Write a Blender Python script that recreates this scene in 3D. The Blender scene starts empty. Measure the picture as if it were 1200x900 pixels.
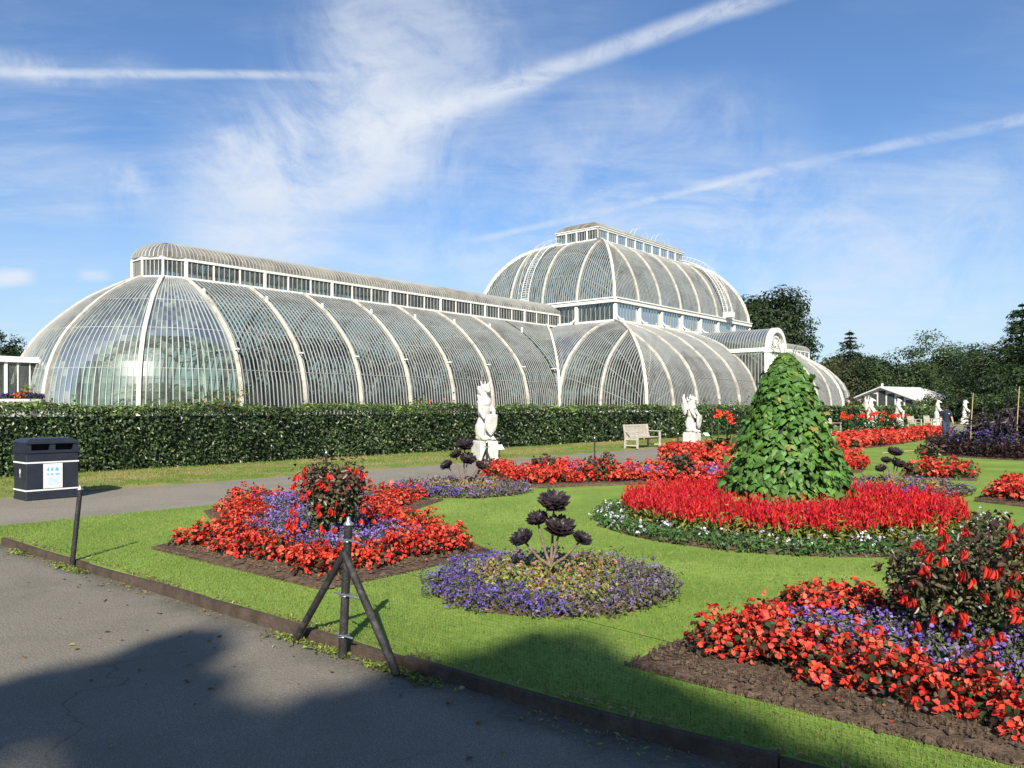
import bpy, math, random
import numpy as np
from mathutils import Vector, Matrix, Euler

random.seed(7)
RNG = np.random.default_rng(11)
SC = bpy.context.scene
COL = SC.collection
R = math.radians

# ------------------------------------------------------------------ camera, sky, sun, exposure
F_PX, HORIZON, EYE = 920.0, 478.0, 1.6
cam_d = bpy.data.cameras.new('camera')
cam = bpy.data.objects.new('camera', cam_d)
COL.objects.link(cam)
cam.location = (0, 0, EYE)
cam.rotation_euler = (R(90), 0, 0)
cam_d.sensor_width = 36
cam_d.lens = F_PX / 1200 * 36
cam_d.shift_y = (HORIZON - 450) / 1200
cam_d.clip_end = 3000
SC.camera = cam
SC.view_settings.view_transform = 'Standard'
SC.view_settings.look = 'None'
SC.view_settings.gamma = 1
SC.view_settings.use_curve_mapping = False
SC.view_settings.exposure = 0.72
SC.cycles.max_bounces = 7
SC.cycles.transparent_max_bounces = 14
SC.cycles.caustics_reflective = False
SC.cycles.caustics_refractive = False
SC.cycles.sample_clamp_indirect = 4

SUN_EL, SUN_AZ = 34.0, 182.5          # azimuth clockwise from +Y: the sun stands behind the viewer
sdir = Vector((math.sin(R(SUN_AZ)) * math.cos(R(SUN_EL)), math.cos(R(SUN_AZ)) * math.cos(R(SUN_EL)), math.sin(R(SUN_EL))))
sun_d = bpy.data.lights.new('sun', 'SUN')
sun_d.energy = 5.0
sun_d.angle = R(0.53)
sun_d.color = (1.0, 0.925, 0.80)
sun = bpy.data.objects.new('sun', sun_d)
COL.objects.link(sun)
sun.rotation_euler = (-sdir).to_track_quat('-Z', 'Y').to_euler()
sun.location = sdir * 60


def pix_dir(px, py):
    return Vector(((px - 600) / F_PX, 1, (HORIZON - py) / F_PX)).normalized()


class NT:
    """small helper for node trees"""
    def __init__(self, tree):
        self.t = tree
        self.n = tree.nodes
        self.l = tree.links

    def new(self, typ, **kw):
        nd = self.n.new(typ)
        for k, v in kw.items():
            setattr(nd, k, v)
        return nd

    def link(self, a, b):
        self.l.new(a, b)

    def setin(self, sock, v):
        if hasattr(v, 'is_linked') or hasattr(v, 'links'):
            self.l.new(v, sock)
        else:
            sock.default_value = v

    def math(self, op, a, b=None, c=None, clamp=False):
        nd = self.new('ShaderNodeMath', operation=op, use_clamp=clamp)
        for i, v in enumerate((a, b, c)):
            if v is not None:
                self.setin(nd.inputs[i], v)
        return nd.outputs[0]

    def dot(self, v, w):
        nd = self.new('ShaderNodeVectorMath', operation='DOT_PRODUCT')
        self.setin(nd.inputs[0], v)
        self.setin(nd.inputs[1], w)
        return nd.outputs['Value']

    def ramp(self, v, a, b, lo=0.0, hi=1.0):
        nd = self.new('ShaderNodeMapRange', interpolation_type='SMOOTHSTEP')
        self.setin(nd.inputs[0], v)
        for i, x in enumerate((a, b, lo, hi)):
            nd.inputs[i + 1].default_value = x
        return nd.outputs[0]

    def noise(self, vec, scale, detail=4, rough=0.55, dist=0.0):
        nd = self.new('ShaderNodeTexNoise')
        if vec is not None:
            self.setin(nd.inputs['Vector'], vec)
        nd.inputs['Scale'].default_value = scale
        nd.inputs['Detail'].default_value = detail
        nd.inputs['Roughness'].default_value = rough
        nd.inputs['Distortion'].default_value = dist
        return nd.outputs[0]

    def mixc(self, f, a, b, blend='MIX'):
        nd = self.new('ShaderNodeMix', data_type='RGBA', blend_type=blend)
        self.setin(nd.inputs[0], f)
        for i, v in ((6, a), (7, b)):
            if isinstance(v, (tuple, list)):
                v = tuple(v) + ((1,) if len(v) == 3 else ())
            self.setin(nd.inputs[i], v)
        return nd.outputs[2]

    def mapping(self, vec, scale=(1, 1, 1), rot=(0, 0, 0), loc=(0, 0, 0)):
        nd = self.new('ShaderNodeMapping')
        self.setin(nd.inputs[0], vec)
        nd.inputs['Location'].default_value = loc
        nd.inputs['Rotation'].default_value = rot
        nd.inputs['Scale'].default_value = scale
        return nd.outputs[0]


def build_world():
    w = bpy.data.worlds.new('World')
    SC.world = w
    w.use_nodes = True
    t = NT(w.node_tree)
    for nd in list(t.n):
        t.n.remove(nd)
    out = t.new('ShaderNodeOutputWorld')
    bg = t.new('ShaderNodeBackground')
    t.link(bg.outputs[0], out.inputs[0])
    sky = t.new('ShaderNodeTexSky')
    sky.sky_type = 'NISHITA'
    sky.sun_disc = False
    sky.sun_elevation = R(SUN_EL)
    sky.sun_rotation = R(SUN_AZ)
    sky.air_density = 1.0
    sky.dust_density = 0.2
    sky.ozone_density = 2.2
    bg.inputs['Strength'].default_value = 0.068
    tc = t.new('ShaderNodeTexCoord')
    d = tc.outputs['Generated']
    sep = t.new('ShaderNodeSeparateXYZ')
    t.link(d, sep.inputs[0])
    z = t.math('MAXIMUM', sep.outputs[2], 0.02)
    plane = t.new('ShaderNodeVectorMath', operation='SCALE')
    t.link(d, plane.inputs[0])
    t.link(t.math('DIVIDE', 1.0, t.math('ADD', z, 0.10)), plane.inputs['Scale'])
    pv = plane.outputs[0]
    warp = t.noise(pv, 1.3, 5, 0.6)
    # fibres of high cloud run with the wind across the sky plane
    fib = t.noise(t.mapping(pv, (0.55, 1.9, 1), (0, 0, R(-38))), 1.5, 8, 0.66, 0.6)
    fine = t.noise(t.mapping(pv, (0.9, 3.2, 1), (0, 0, R(-30))), 4.0, 9, 0.7, 0.5)
    broad = t.noise(t.mapping(pv, (1, 1, 1), (0, 0, 0), (3.1, 1.7, 0)), 0.75, 4, 0.55, 0.3)
    mod = t.math('MULTIPLY', t.ramp(fib, 0.36, 0.68), t.ramp(fine, 0.25, 0.7, 0.45, 1.0))
    veil = t.math('MULTIPLY', mod, t.ramp(broad, 0.38, 0.66))

    lump = t.noise(d, 5.5, 9, 0.64, 0.9)
    wisp = t.noise(t.mapping(d, (1.0, 1.0, 1.9), (0, R(35), 0)), 13.0, 9, 0.68, 0.7)
    cirrus = t.math('MULTIPLY', t.ramp(lump, 0.33, 0.60), t.ramp(wisp, 0.28, 0.62, 0.5, 1.0))

    def band(p1, p2, width, wob, fade=0.05, soft=0.15):
        a, b = pix_dir(*p1), pix_dir(*p2)
        N = a.cross(b).normalized()
        T = (b - a).normalized()
        off = t.dot(d, tuple(N))
        wv = t.math('MULTIPLY', t.math('SUBTRACT', warp, 0.5), wob)
        dist = t.math('ABSOLUTE', t.math('ADD', off, wv))
        m = t.ramp(dist, width, width * soft)
        al = t.dot(d, tuple(T))
        m = t.math('MULTIPLY', m, t.ramp(al, a.dot(T) - fade, a.dot(T) + fade))
        return t.math('MULTIPLY', m, t.ramp(al, b.dot(T) + fade, b.dot(T) - fade))

    def fibrous(m, k, lo=0.3):
        return t.math('MULTIPLY', t.math('MULTIPLY', m, k), t.ramp(fine, 0.28, 0.62, lo, 1.0))
    def puff(m, k):
        return t.math('MULTIPLY', t.math('MULTIPLY', m, k), cirrus)

    def trail(m, k, lo=0.3):
        return t.math('MULTIPLY', t.math('MULTIPLY', m, k), t.ramp(wisp, 0.30, 0.60, lo, 1.0))
    layers = [
        t.math('MULTIPLY', veil, 0.34),
        t.math('MULTIPLY', t.math('MULTIPLY', band((255, 322), (480, 85), 0.12, 0.12, 0.05, 0.15), 0.74), t.math('MULTIPLY', t.ramp(lump, 0.24, 0.52), t.ramp(wisp, 0.25, 0.62, 0.6, 1.0))),
        puff(band((400, 190), (540, -30), 0.16, 0.2, 0.08, 0.15), 0.50),
        puff(band((225, 180), (420, 205), 0.070, 0.10, 0.05), 0.72),
        trail(band((395, 170), (925, -14), 0.0165, 0.022, 0.04, 0.1), 0.62, 0.35),
        trail(band((400, 168), (640, 85), 0.035, 0.05, 0.05, 0.1), 0.45, 0.2),
        trail(band((-30, 82), (390, 90), 0.0072, 0.013, 0.06, 0.05), 0.58, 0.1),
        puff(band((-30, 74), (150, 80), 0.024, 0.05, 0.05, 0.1), 0.62),
        trail(band((560, 281), (860, 212), 0.0060, 0.012, 0.04, 0.1), 0.40, 0.15),
        trail(band((820, 218), (1260, 126), 0.0085, 0.014, 0.04, 0.1), 0.44, 0.1),
        puff(band((800, 226), (900, 222), 0.020, 0.03, 0.03, 0.1), 0.5),
        puff(band((600, 345), (1200, 290), 0.16, 0.25, 0.08), 0.48),
        puff(band((450, 230), (900, 190), 0.10, 0.2, 0.08), 0.34),
        puff(band((380, 330), (620, 300), 0.06, 0.10, 0.05), 0.40),
        puff(band((690, 120), (870, 130), 0.05, 0.08, 0.05), 0.28),
        puff(band((130, 205), (168, 215), 0.022, 0.04, 0.02), 0.75),
        puff(band((30, 210), (230, 235), 0.05, 0.10, 0.05), 0.25),
        t.math('MULTIPLY', t.math('MULTIPLY', band((-20, 328), (36, 326), 0.014, 0.02, 0.012, 0.1), 0.8), t.ramp(wisp, 0.25, 0.5, 0.4, 1)),
        t.math('MULTIPLY', t.math('MULTIPLY', band((95, 322), (126, 321), 0.011, 0.02, 0.010, 0.1), 0.5), t.ramp(wisp, 0.25, 0.5, 0.4, 1)),
    ]
    inv = None
    for L in layers:
        o = t.math('SUBTRACT', 1.0, L, clamp=True)
        inv = o if inv is None else t.math('MULTIPLY', inv, o)
    dens = t.math('SUBTRACT', 1.0, inv, clamp=True)
    # water vapour low in the sky
    low = t.ramp(sep.outputs[2], 0.30, 0.0, 0.0, 0.66)
    skyc = t.mixc(1.0, sky.outputs[0], (0.86, 1.06, 1.30), 'MULTIPLY')
    base = t.mixc(low, skyc, (4.9, 6.1, 7.2))
    colr = t.mixc(dens, base, (7.2, 7.7, 8.4))
    t.link(colr, bg.inputs[0])


build_world()

# ------------------------------------------------------------------ mesh helpers


def nrm(v):
    v = np.asarray(v, float)
    return v / np.maximum(np.linalg.norm(v, axis=-1, keepdims=True), 1e-9)


class MB:
    """collects polygons and links them as ONE mesh object"""
    def __init__(self):
        self.v, self.c, self.f, self.n = [], [], [], 0

    def add(self, V, F, mat=0, col=(1, 1, 1), smooth=False):
        V = np.asarray(V, float).reshape(-1, 3)
        F = np.asarray(F, int)
        c = np.asarray(col, float)
        if c.ndim == 1:
            c = np.tile(c, (len(V), 1))
        self.v.append(V)
        self.c.append(c)
        self.f.append((F + self.n, mat, smooth))
        self.n += len(V)
        return self

    def box(self, c, s, mat=0, col=(1, 1, 1), rz=0.0, taper=1.0, rot=None):
        x, y, z = s[0] / 2, s[1] / 2, s[2] / 2
        V = np.array([(sx * x * (taper if sz > 0 else 1), sy * y * (taper if sz > 0 else 1), sz * z) for sz in (-1, 1) for sx, sy in ((-1, -1), (1, -1), (1, 1), (-1, 1))])
        if rot is not None:
            V = V @ np.array(rot).T
        if rz:
            ca, sa = math.cos(rz), math.sin(rz)
            V = V @ np.array([(ca, sa, 0), (-sa, ca, 0), (0, 0, 1)])
        V = V + np.array(c)
        F = [(3, 2, 1, 0), (4, 5, 6, 7), (0, 1, 5, 4), (1, 2, 6, 5), (2, 3, 7, 6), (3, 0, 4, 7)]
        return self.add(V, F, mat, col)

    def tube(self, P, rad, n=8, mat=0, col=(1, 1, 1), caps=True, smooth=True):
        P = np.asarray(P, float)
        m = len(P)
        rad = np.broadcast_to(np.asarray(rad, float), (m,))
        T = np.gradient(P, axis=0)
        T = nrm(T)
        up = np.array((0.0, 0, 1)) if abs(T[0][2]) < 0.9 else np.array((1.0, 0, 0))
        A = nrm(np.cross(T, up))
        for i in range(1, m):
            a = A[i - 1] - T[i] * A[i - 1].dot(T[i])
            A[i] = a / max(np.linalg.norm(a), 1e-9)
        B = np.cross(T, A)
        th = np.arange(n) * 2 * np.pi / n
        V = P[:, None, :] + rad[:, None, None] * (np.cos(th)[None, :, None] * A[:, None, :] + np.sin(th)[None, :, None] * B[:, None, :])
        i, j = np.meshgrid(np.arange(m - 1), np.arange(n), indexing='ij')
        j2 = (j + 1) % n
        F = np.stack([i * n + j, i * n + j2, (i + 1) * n + j2, (i + 1) * n + j], -1).reshape(-1, 4)
        self.add(V.reshape(-1, 3), F, mat, col, smooth)
        if caps:
            for k, rev in ((0, True), (m - 1, False)):
                idx = list(range(n))
                self.add(V[k], [idx[::-1] if rev else idx], mat, col)
        return self

    def lathe(self, prof, n=20, c=(0, 0, 0), mat=0, col=(1, 1, 1), smooth=True):
        prof = np.asarray(prof, float)
        th = np.arange(n) * 2 * np.pi / n
        V = np.stack([prof[:, 0, None] * np.cos(th), prof[:, 0, None] * np.sin(th), np.repeat(prof[:, 1, None], n, 1)], -1) + np.array(c)
        m = len(prof)
        i, j = np.meshgrid(np.arange(m - 1), np.arange(n), indexing='ij')
        j2 = (j + 1) % n
        F = np.stack([i * n + j, i * n + j2, (i + 1) * n + j2, (i + 1) * n + j], -1).reshape(-1, 4)
        return self.add(V.reshape(-1, 3), F, mat, col, smooth)

    def ell(self, c, r, rot=None, nu=12, nv=8, mat=0, col=(1, 1, 1), smooth=True):
        ph = np.linspace(0, np.pi, nv + 1)
        th = np.arange(nu) * 2 * np.pi / nu
        V = np.stack([np.sin(ph)[:, None] * np.cos(th), np.sin(ph)[:, None] * np.sin(th), np.repeat(np.cos(ph)[:, None], nu, 1)], -1) * np.asarray(r, float)
        V = V.reshape(-1, 3)
        if rot is not None:
            V = V @ np.array(Euler(rot).to_matrix()).T
        i, j = np.meshgrid(np.arange(nv), np.arange(nu), indexing='ij')
        j2 = (j + 1) % nu
        F = np.stack([i * nu + j, (i + 1) * nu + j, (i + 1) * nu + j2, i * nu + j2], -1).reshape(-1, 4)
        return self.add(V + np.asarray(c, float), F, mat, col, smooth)

    def grid(self, G, mat=0, col=(1, 1, 1), smooth=False):
        G = np.asarray(G, float)
        a, b = G.shape[:2]
        i, j = np.meshgrid(np.arange(a - 1), np.arange(b - 1), indexing='ij')
        F = np.stack([i * b + j, (i + 1) * b + j, (i + 1) * b + j + 1, i * b + j + 1], -1).reshape(-1, 4)
        return self.add(G.reshape(-1, 3), F, mat, col, smooth)

    def sweep(self, P, side, w, h, mat=0, col=(1, 1, 1), caps=True):
        """rectangular bar along the polyline P; side is its width direction"""
        P = np.asarray(P, float)
        m = len(P)
        S = np.broadcast_to(np.asarray(side, float), (m, 3))
        T = nrm(np.gradient(P, axis=0))
        S = nrm(S - T * np.sum(S * T, 1, keepdims=True))
        N = np.cross(T, S)
        V = np.stack([P + S * (a * w / 2) + N * (b * h / 2) for a, b in ((-1, -1), (1, -1), (1, 1), (-1, 1))], 1)
        i, j = np.meshgrid(np.arange(m - 1), np.arange(4), indexing='ij')
        j2 = (j + 1) % 4
        F = np.stack([i * 4 + j, i * 4 + j2, (i + 1) * 4 + j2, (i + 1) * 4 + j], -1).reshape(-1, 4)
        self.add(V.reshape(-1, 3), F, mat, col)
        if caps:
            self.add(V[0], [(3, 2, 1, 0)], mat, col)
            self.add(V[-1], [(0, 1, 2, 3)], mat, col)
        return self

    def leaves(self, P, N, size, col, aspect=0.55, mat=0, T=None, fold=0.15, jitter=0.6, oval=False):
        """a diamond-shaped leaf at each point; col (n,3)"""
        P = np.asarray(P, float)
        n = len(P)
        if n == 0:
            return self
        N = nrm(np.broadcast_to(np.asarray(N, float), (n, 3)) + RNG.normal(0, jitter, (n, 3)))
        if T is None:
            T = RNG.normal(0, 1, (n, 3))
        else:
            T = np.broadcast_to(np.asarray(T, float), (n, 3)) + RNG.normal(0, jitter * 0.5, (n, 3))
        T = nrm(T - N * np.sum(T * N, 1, keepdims=True))
        B = np.cross(N, T)
        s = np.broadcast_to(np.asarray(size, float), (n,))[:, None]
        if oval:
            w = s * aspect * .5
            up = N * s * fold
            bend = -N * s * fold * .8
            V = np.stack([P - T * s * .5, P - T * s * .22 + B * w * .92 + up, P + T * s * .16 + B * w + up, P + T * s * .5 + bend,
                          P + T * s * .16 - B * w + up, P - T * s * .22 - B * w * .92 + up], 1)
            k = np.arange(n)[:, None] * 6
            F = np.concatenate([k + np.array((0, 1, 2, 3)), k + np.array((0, 3, 4, 5))])
            c = np.broadcast_to(np.asarray(col, float), (n, 3))
            return self.add(V.reshape(-1, 3), F, mat, np.repeat(c, 6, 0), True)
        V = np.stack([P - T * s * 0.5, P + B * s * aspect * 0.5 + N * s * fold - T * s * 0.05, P + T * s * 0.5, P - B * s * aspect * 0.5 + N * s * fold - T * s * 0.05], 1)
        F = np.arange(n * 4).reshape(n, 4)
        c = np.broadcast_to(np.asarray(col, float), (n, 3))
        return self.add(V.reshape(-1, 3), F, mat, np.repeat(c, 4, 0))

    def build(self, name, mats, parent=None, loc=None, rz=None):
        me = bpy.data.meshes.new(name)
        V = np.concatenate(self.v)
        C = np.concatenate(self.c)
        me.vertices.add(len(V))
        me.vertices.foreach_set('co', V.ravel())
        li, ls, mi, sm, pos = [], [], [], [], 0
        for F, m, s in self.f:
            k = F.shape[1]
            li.append(F.ravel())
            ls.append(np.arange(len(F)) * k + pos)
            pos += F.size
            mi.append(np.full(len(F), m))
            sm.append(np.full(len(F), s))
        li = np.concatenate(li)
        ls = np.concatenate(ls)
        me.loops.add(len(li))
        me.loops.foreach_set('vertex_index', li.astype(np.int32))
        me.polygons.add(len(ls))
        me.polygons.foreach_set('loop_start', ls.astype(np.int32))
        me.polygons.foreach_set('material_index', np.concatenate(mi).astype(np.int32))
        me.polygons.foreach_set('use_smooth', np.concatenate(sm))
        me.update(calc_edges=True)
        a = me.color_attributes.new('Col', 'FLOAT_COLOR', 'POINT')
        a.data.foreach_set('color', np.concatenate([C, np.ones((len(C), 1))], 1).ravel().astype(np.float32))
        for m in (mats if isinstance(mats, (list, tuple)) else [mats]):
            me.materials.append(m)
        o = bpy.data.objects.new(name, me)
        COL.objects.link(o)
        if parent:
            o.parent = parent
        if loc is not None:
            o.location = loc
        if rz is not None:
            o.rotation_euler = (0, 0, rz)
        return o


def tag(o, label=None, cat=None, group=None, kind=None):
    if label:
        o['label'] = label
    if cat:
        o['category'] = cat
    if group:
        o['group'] = group
    if kind:
        o['kind'] = kind
    return o


def empty(name, loc=(0, 0, 0), rz=0.0):
    o = bpy.data.objects.new(name, None)
    COL.objects.link(o)
    o.location = loc
    o.rotation_euler = (0, 0, rz)
    o.empty_display_size = 0.3
    return o


def thing(name, label, cat, loc=(0, 0, 0), rz=0.0, group=None):
    return tag(empty(name, loc, rz), label, cat, group)


def copy_tree(o, parent=None):
    c = o.copy()
    COL.objects.link(c)
    c.parent = parent
    for ch in list(o.children):
        copy_tree(ch, c)
    return c


def sculpt(name, shapes, mat, parent, voxel=0.03, smooth=4):
    """one continuous surface grown over overlapping ellipsoids and tapered limbs"""
    mb = MB()
    for s in shapes:
        if s[0] == 'e':
            mb.ell(s[1], s[2], s[3] if len(s) > 3 else None, 14, 10)
        elif s[0] == 'b':
            mb.box(s[1], s[2], rot=Euler(s[3]).to_matrix() if len(s) > 3 else None)
        else:
            P, rr = np.asarray(s[1], float), s[2]
            mb.tube(P, rr, 10)
            for p, q in zip(P, rr):
                mb.ell(p, (q, q, q), None, 10, 8)
    o = mb.build(name, mat, None)
    m = o.modifiers.new('remesh', 'REMESH')
    m.mode = 'VOXEL'
    m.voxel_size = voxel
    m2 = o.modifiers.new('smooth', 'SMOOTH')
    m2.iterations = smooth
    m2.factor = 0.5
    dg = bpy.context.evaluated_depsgraph_get()
    me = bpy.data.meshes.new_from_object(o.evaluated_get(dg))
    old = o.data
    o.modifiers.clear()
    o.data = me
    bpy.data.meshes.remove(old)
    me.name = name
    me.polygons.foreach_set('use_smooth', np.ones(len(me.polygons), bool))
    o.parent = parent
    return o


# ------------------------------------------------------------------ materials
def new_mat(name):
    m = bpy.data.materials.new(name)
    m.use_nodes = True
    t = NT(m.node_tree)
    b = t.n['Principled BSDF']
    return m, t, b


def mat_plain(name, colour, rough=0.6, var=0.12, scale=6.0, bump=0.0, bscale=60, spec=0.4, metal=0.0, dark=None, dscale=2.0, damt=0.5):
    m, t, b = new_mat(name)
    tc = t.new('ShaderNodeTexCoord')
    n = t.noise(tc.outputs['Object'], scale, 6, 0.6)
    lo = tuple(x * (1 - var) for x in colour)
    hi = tuple(min(1, x * (1 + var)) for x in colour)
    c = t.mixc(t.ramp(n, 0.3, 0.7), lo, hi)
    if dark:
        n2 = t.noise(tc.outputs['Object'], dscale, 7, 0.68, 0.4)
        c = t.mixc(t.ramp(n2, 0.47, 0.68, 0, damt), c, dark)
    t.link(c, b.inputs['Base Color'])
    b.inputs['Roughness'].default_value = rough
    b.inputs['Specular IOR Level'].default_value = spec
    b.inputs['Metallic'].default_value = metal
    if bump:
        bp = t.new('ShaderNodeBump')
        bp.inputs['Strength'].default_value = bump
        bp.inputs['Distance'].default_value = 0.02
        t.link(t.noise(tc.outputs['Object'], bscale, 5, 0.6), bp.inputs['Height'])
        t.link(bp.outputs[0], b.inputs['Normal'])
    return m


def mat_foliage(name, rough=0.5, trans=0.25, spec=0.35):
    """leaf and petal colour comes from the plant itself (per-leaf colour)"""
    m, t, b = new_mat(name)
    at = t.new('ShaderNodeAttribute')
    at.attribute_name = 'Col'
    t.link(at.outputs['Color'], b.inputs['Base Color'])
    b.inputs['Roughness'].default_value = rough
    b.inputs['Specular IOR Level'].default_value = spec
    if trans:
        tr = t.new('ShaderNodeBsdfTranslucent')
        t.link(t.mixc(1.0, at.outputs['Color'], (1.1, 1.25, 0.8), 'MULTIPLY'), tr.inputs[0])
        mx = t.new('ShaderNodeMixShader')
        mx.inputs[0].default_value = trans
        t.link(b.outputs[0], mx.inputs[1])
        t.link(tr.outputs[0], mx.inputs[2])
        t.link(mx.outputs[0], t.n['Material Output'].inputs[0])
    return m


M_LEAF = mat_foliage('leaf', 0.5, 0.22)
M_GLOSSLEAF = mat_foliage('glossy_leaf', 0.40, 0.10, 0.5)
M_PETAL = mat_foliage('petal', 0.55, 0.25, 0.25)
M_BARK = mat_plain('bark', (0.11, 0.085, 0.06), 0.9, 0.35, 8, 0.6, 30)
M_STONE = mat_plain('white_stone', (0.56, 0.545, 0.50), 0.8, 0.08, 5, 0.25, 45, 0.25, dark=(0.30, 0.29, 0.25), dscale=3.4, damt=0.5)
M_WHITE = mat_plain('white_paint', (0.74, 0.735, 0.70), 0.5, 0.05, 3, 0, 60, 0.4, dark=(0.50, 0.47, 0.40), dscale=1.6, damt=0.45)
M_RIB = mat_plain('weathered_white_paint', (0.54, 0.52, 0.455), 0.6, 0.10, 2, 0, 60, 0.3, dark=(0.30, 0.255, 0.19), dscale=1.3, damt=0.85)
M_BAR = mat_plain('glazing_bar_paint', (0.35, 0.358, 0.345), 0.55, 0.08, 0.6, 0, 60, 0.35, dark=(0.15, 0.145, 0.13), dscale=0.4, damt=0.6)
M_BLACKWOOD = mat_plain('black_stained_wood', (0.018, 0.017, 0.016), 0.62, 0.4, 9, 0.5, 70, 0.4, dark=(0.085, 0.08, 0.072), dscale=14, damt=0.55)
M_STEEL = mat_plain('galvanised_steel', (0.55, 0.55, 0.55), 0.35, 0.1, 20, metal=0.9)
M_BIN = mat_plain('dark_navy_plastic', (0.018, 0.022, 0.034), 0.42, 0.15, 8, 0.06, 160, 0.5)
M_BLACK = mat_plain('black_void', (0.006, 0.006, 0.007), 0.8, 0.2)
M_TEAK = mat_plain('silvered_teak', (0.42, 0.385, 0.32), 0.75, 0.16, 12, 0.3, 60)
M_BOARD = mat_plain('edging_board', (0.080, 0.058, 0.044), 0.85, 0.35, 5, 0.6, 40, 0.2, dark=(0.04, 0.03, 0.024), dscale=5, damt=0.7)
M_BAMBOO = mat_plain('bamboo', (0.40, 0.30, 0.13), 0.6, 0.2, 10)
M_SKIN = mat_plain('skin', (0.50, 0.27, 0.19), 0.55, 0.06)
M_NAVY = mat_plain('navy_cloth', (0.012, 0.016, 0.034), 0.85, 0.2, 20, 0.2, 90)
M_TROUSER = mat_plain('dark_blue_cloth', (0.03, 0.042, 0.085), 0.85, 0.2, 20, 0.2, 90)
M_HAIR = mat_plain('dark_hair', (0.02, 0.015, 0.011), 0.6, 0.3, 30)
M_ORANGE = mat_plain('orange_red_panel', (0.48, 0.09, 0.04), 0.6, 0.1)
M_SOILIN = mat_plain('indoor_soil', (0.05, 0.045, 0.03), 0.9, 0.4, 1.0)


def mat_glass(name='greenhouse_glass', gloss=0.16, dirt=0.075, dirtcol=(0.36, 0.38, 0.34), tint=(0.58, 0.65, 0.60)):
    m, t, b = new_mat(name)
    t.n.remove(b)
    tc = t.new('ShaderNodeTexCoord')
    tr = t.new('ShaderNodeBsdfTransparent')
    tr.inputs[0].default_value = tint + (1,)
    gl = t.new('ShaderNodeBsdfGlossy')
    gl.inputs['Roughness'].default_value = gloss
    gl.inputs[0].default_value = (0.62, 0.66, 0.64, 1)
    df = t.new('ShaderNodeBsdfDiffuse')
    n = t.noise(tc.outputs['Object'], 1.7, 6, 0.65)
    t.link(t.mixc(t.ramp(n, 0.35, 0.65), dirtcol, tuple(x * 0.72 for x in dirtcol)), df.inputs[0])
    fr = t.new('ShaderNodeFresnel')
    fr.inputs[0].default_value = 1.5
    mx = t.new('ShaderNodeMixShader')
    t.link(t.math('MULTIPLY', fr.outputs[0], 1.15, clamp=True), mx.inputs[0])
    t.link(tr.outputs[0], mx.inputs[1])
    t.link(gl.outputs[0], mx.inputs[2])
    mx2 = t.new('ShaderNodeMixShader')
    n2 = t.noise(t.mapping(tc.outputs['Object'], (1, 1, 0.5)), 0.9, 7, 0.7)
    at = t.new('ShaderNodeAttribute')
    at.attribute_name = 'Col'
    pane = t.ramp(at.outputs['Fac'], 0.0, 1.0, 0.35, 2.1)
    t.link(t.math('MULTIPLY', t.ramp(n2, 0.32, 0.72, dirt * 0.45, dirt * 1.7), pane, clamp=True), mx2.inputs[0])
    t.link(mx.outputs[0], mx2.inputs[1])
    t.link(df.outputs[0], mx2.inputs[2])
    t.link(mx2.outputs[0], t.n['Material Output'].inputs[0])
    return m


M_GLASS = mat_glass()
M_ROOFGLASS = mat_glass('weathered_roof_glass', 0.2, 0.40, (0.24, 0.225, 0.19))
M_APSEGLASS = mat_glass('misted_glass', 0.30, 0.15, (0.40, 0.48, 0.38), (0.62, 0.74, 0.64))
M_DUSKGLASS = mat_glass('shade_tinted_glass', 0.16, 0.05, (0.3, 0.31, 0.28), (0.24, 0.27, 0.27))  # the clerestory's dimness is put into this darker copy of the glass tint


def mat_lawn(name, a=(0.160, 0.255, 0.040), b=(0.270, 0.365, 0.076), dry=None, rings=True, cx=0, cy=0):
    m, t, bs = new_mat(name)
    g = t.new('ShaderNodeNewGeometry').outputs['Position']
    n1 = t.noise(g, 0.55, 5, 0.6)
    n2 = t.noise(g, 9.0, 6, 0.7)
    n3 = t.noise(g, 70.0, 3, 0.6)
    f = t.math('ADD', t.math('MULTIPLY', n1, 0.55), t.math('MULTIPLY', n2, 0.45))
    c = t.mixc(t.ramp(f, 0.41, 0.60), a, b)
    c = t.mixc(t.ramp(n3, 0.35, 0.65, 0.0, 0.5), c, tuple(x * 0.55 for x in a))
    if rings:
        p = t.new('ShaderNodeVectorMath', operation='DISTANCE')
        t.link(g, p.inputs[0])
        p.inputs[1].default_value = (cx, cy, 0)
        w = t.math('SINE', t.math('MULTIPLY', t.math('ADD', p.outputs['Value'], t.math('MULTIPLY', n1, 0.5)), 4.2))
        c = t.mixc(t.ramp(w, -0.6, 0.6, 0, 0.30), c, tuple(x * 0.7 for x in a))
    if dry:
        n4 = t.noise(g, 0.9, 5, 0.65, 0.3)
        c = t.mixc(t.ramp(n4, 0.42, 0.6, 0, 0.8), c, dry)
    t.link(c, bs.inputs['Base Color'])
    bs.inputs['Roughness'].default_value = 0.85
    bs.inputs['Specular IOR Level'].default_value = 0.15
    bp = t.new('ShaderNodeBump')
    bp.inputs['Strength'].default_value = 0.32
    bp.inputs['Distance'].default_value = 0.03
    t.link(t.math('ADD', n3, t.math('MULTIPLY', n2, 0.6)), bp.inputs['Height'])
    t.link(bp.outputs[0], bs.inputs['Normal'])
    return m


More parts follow.
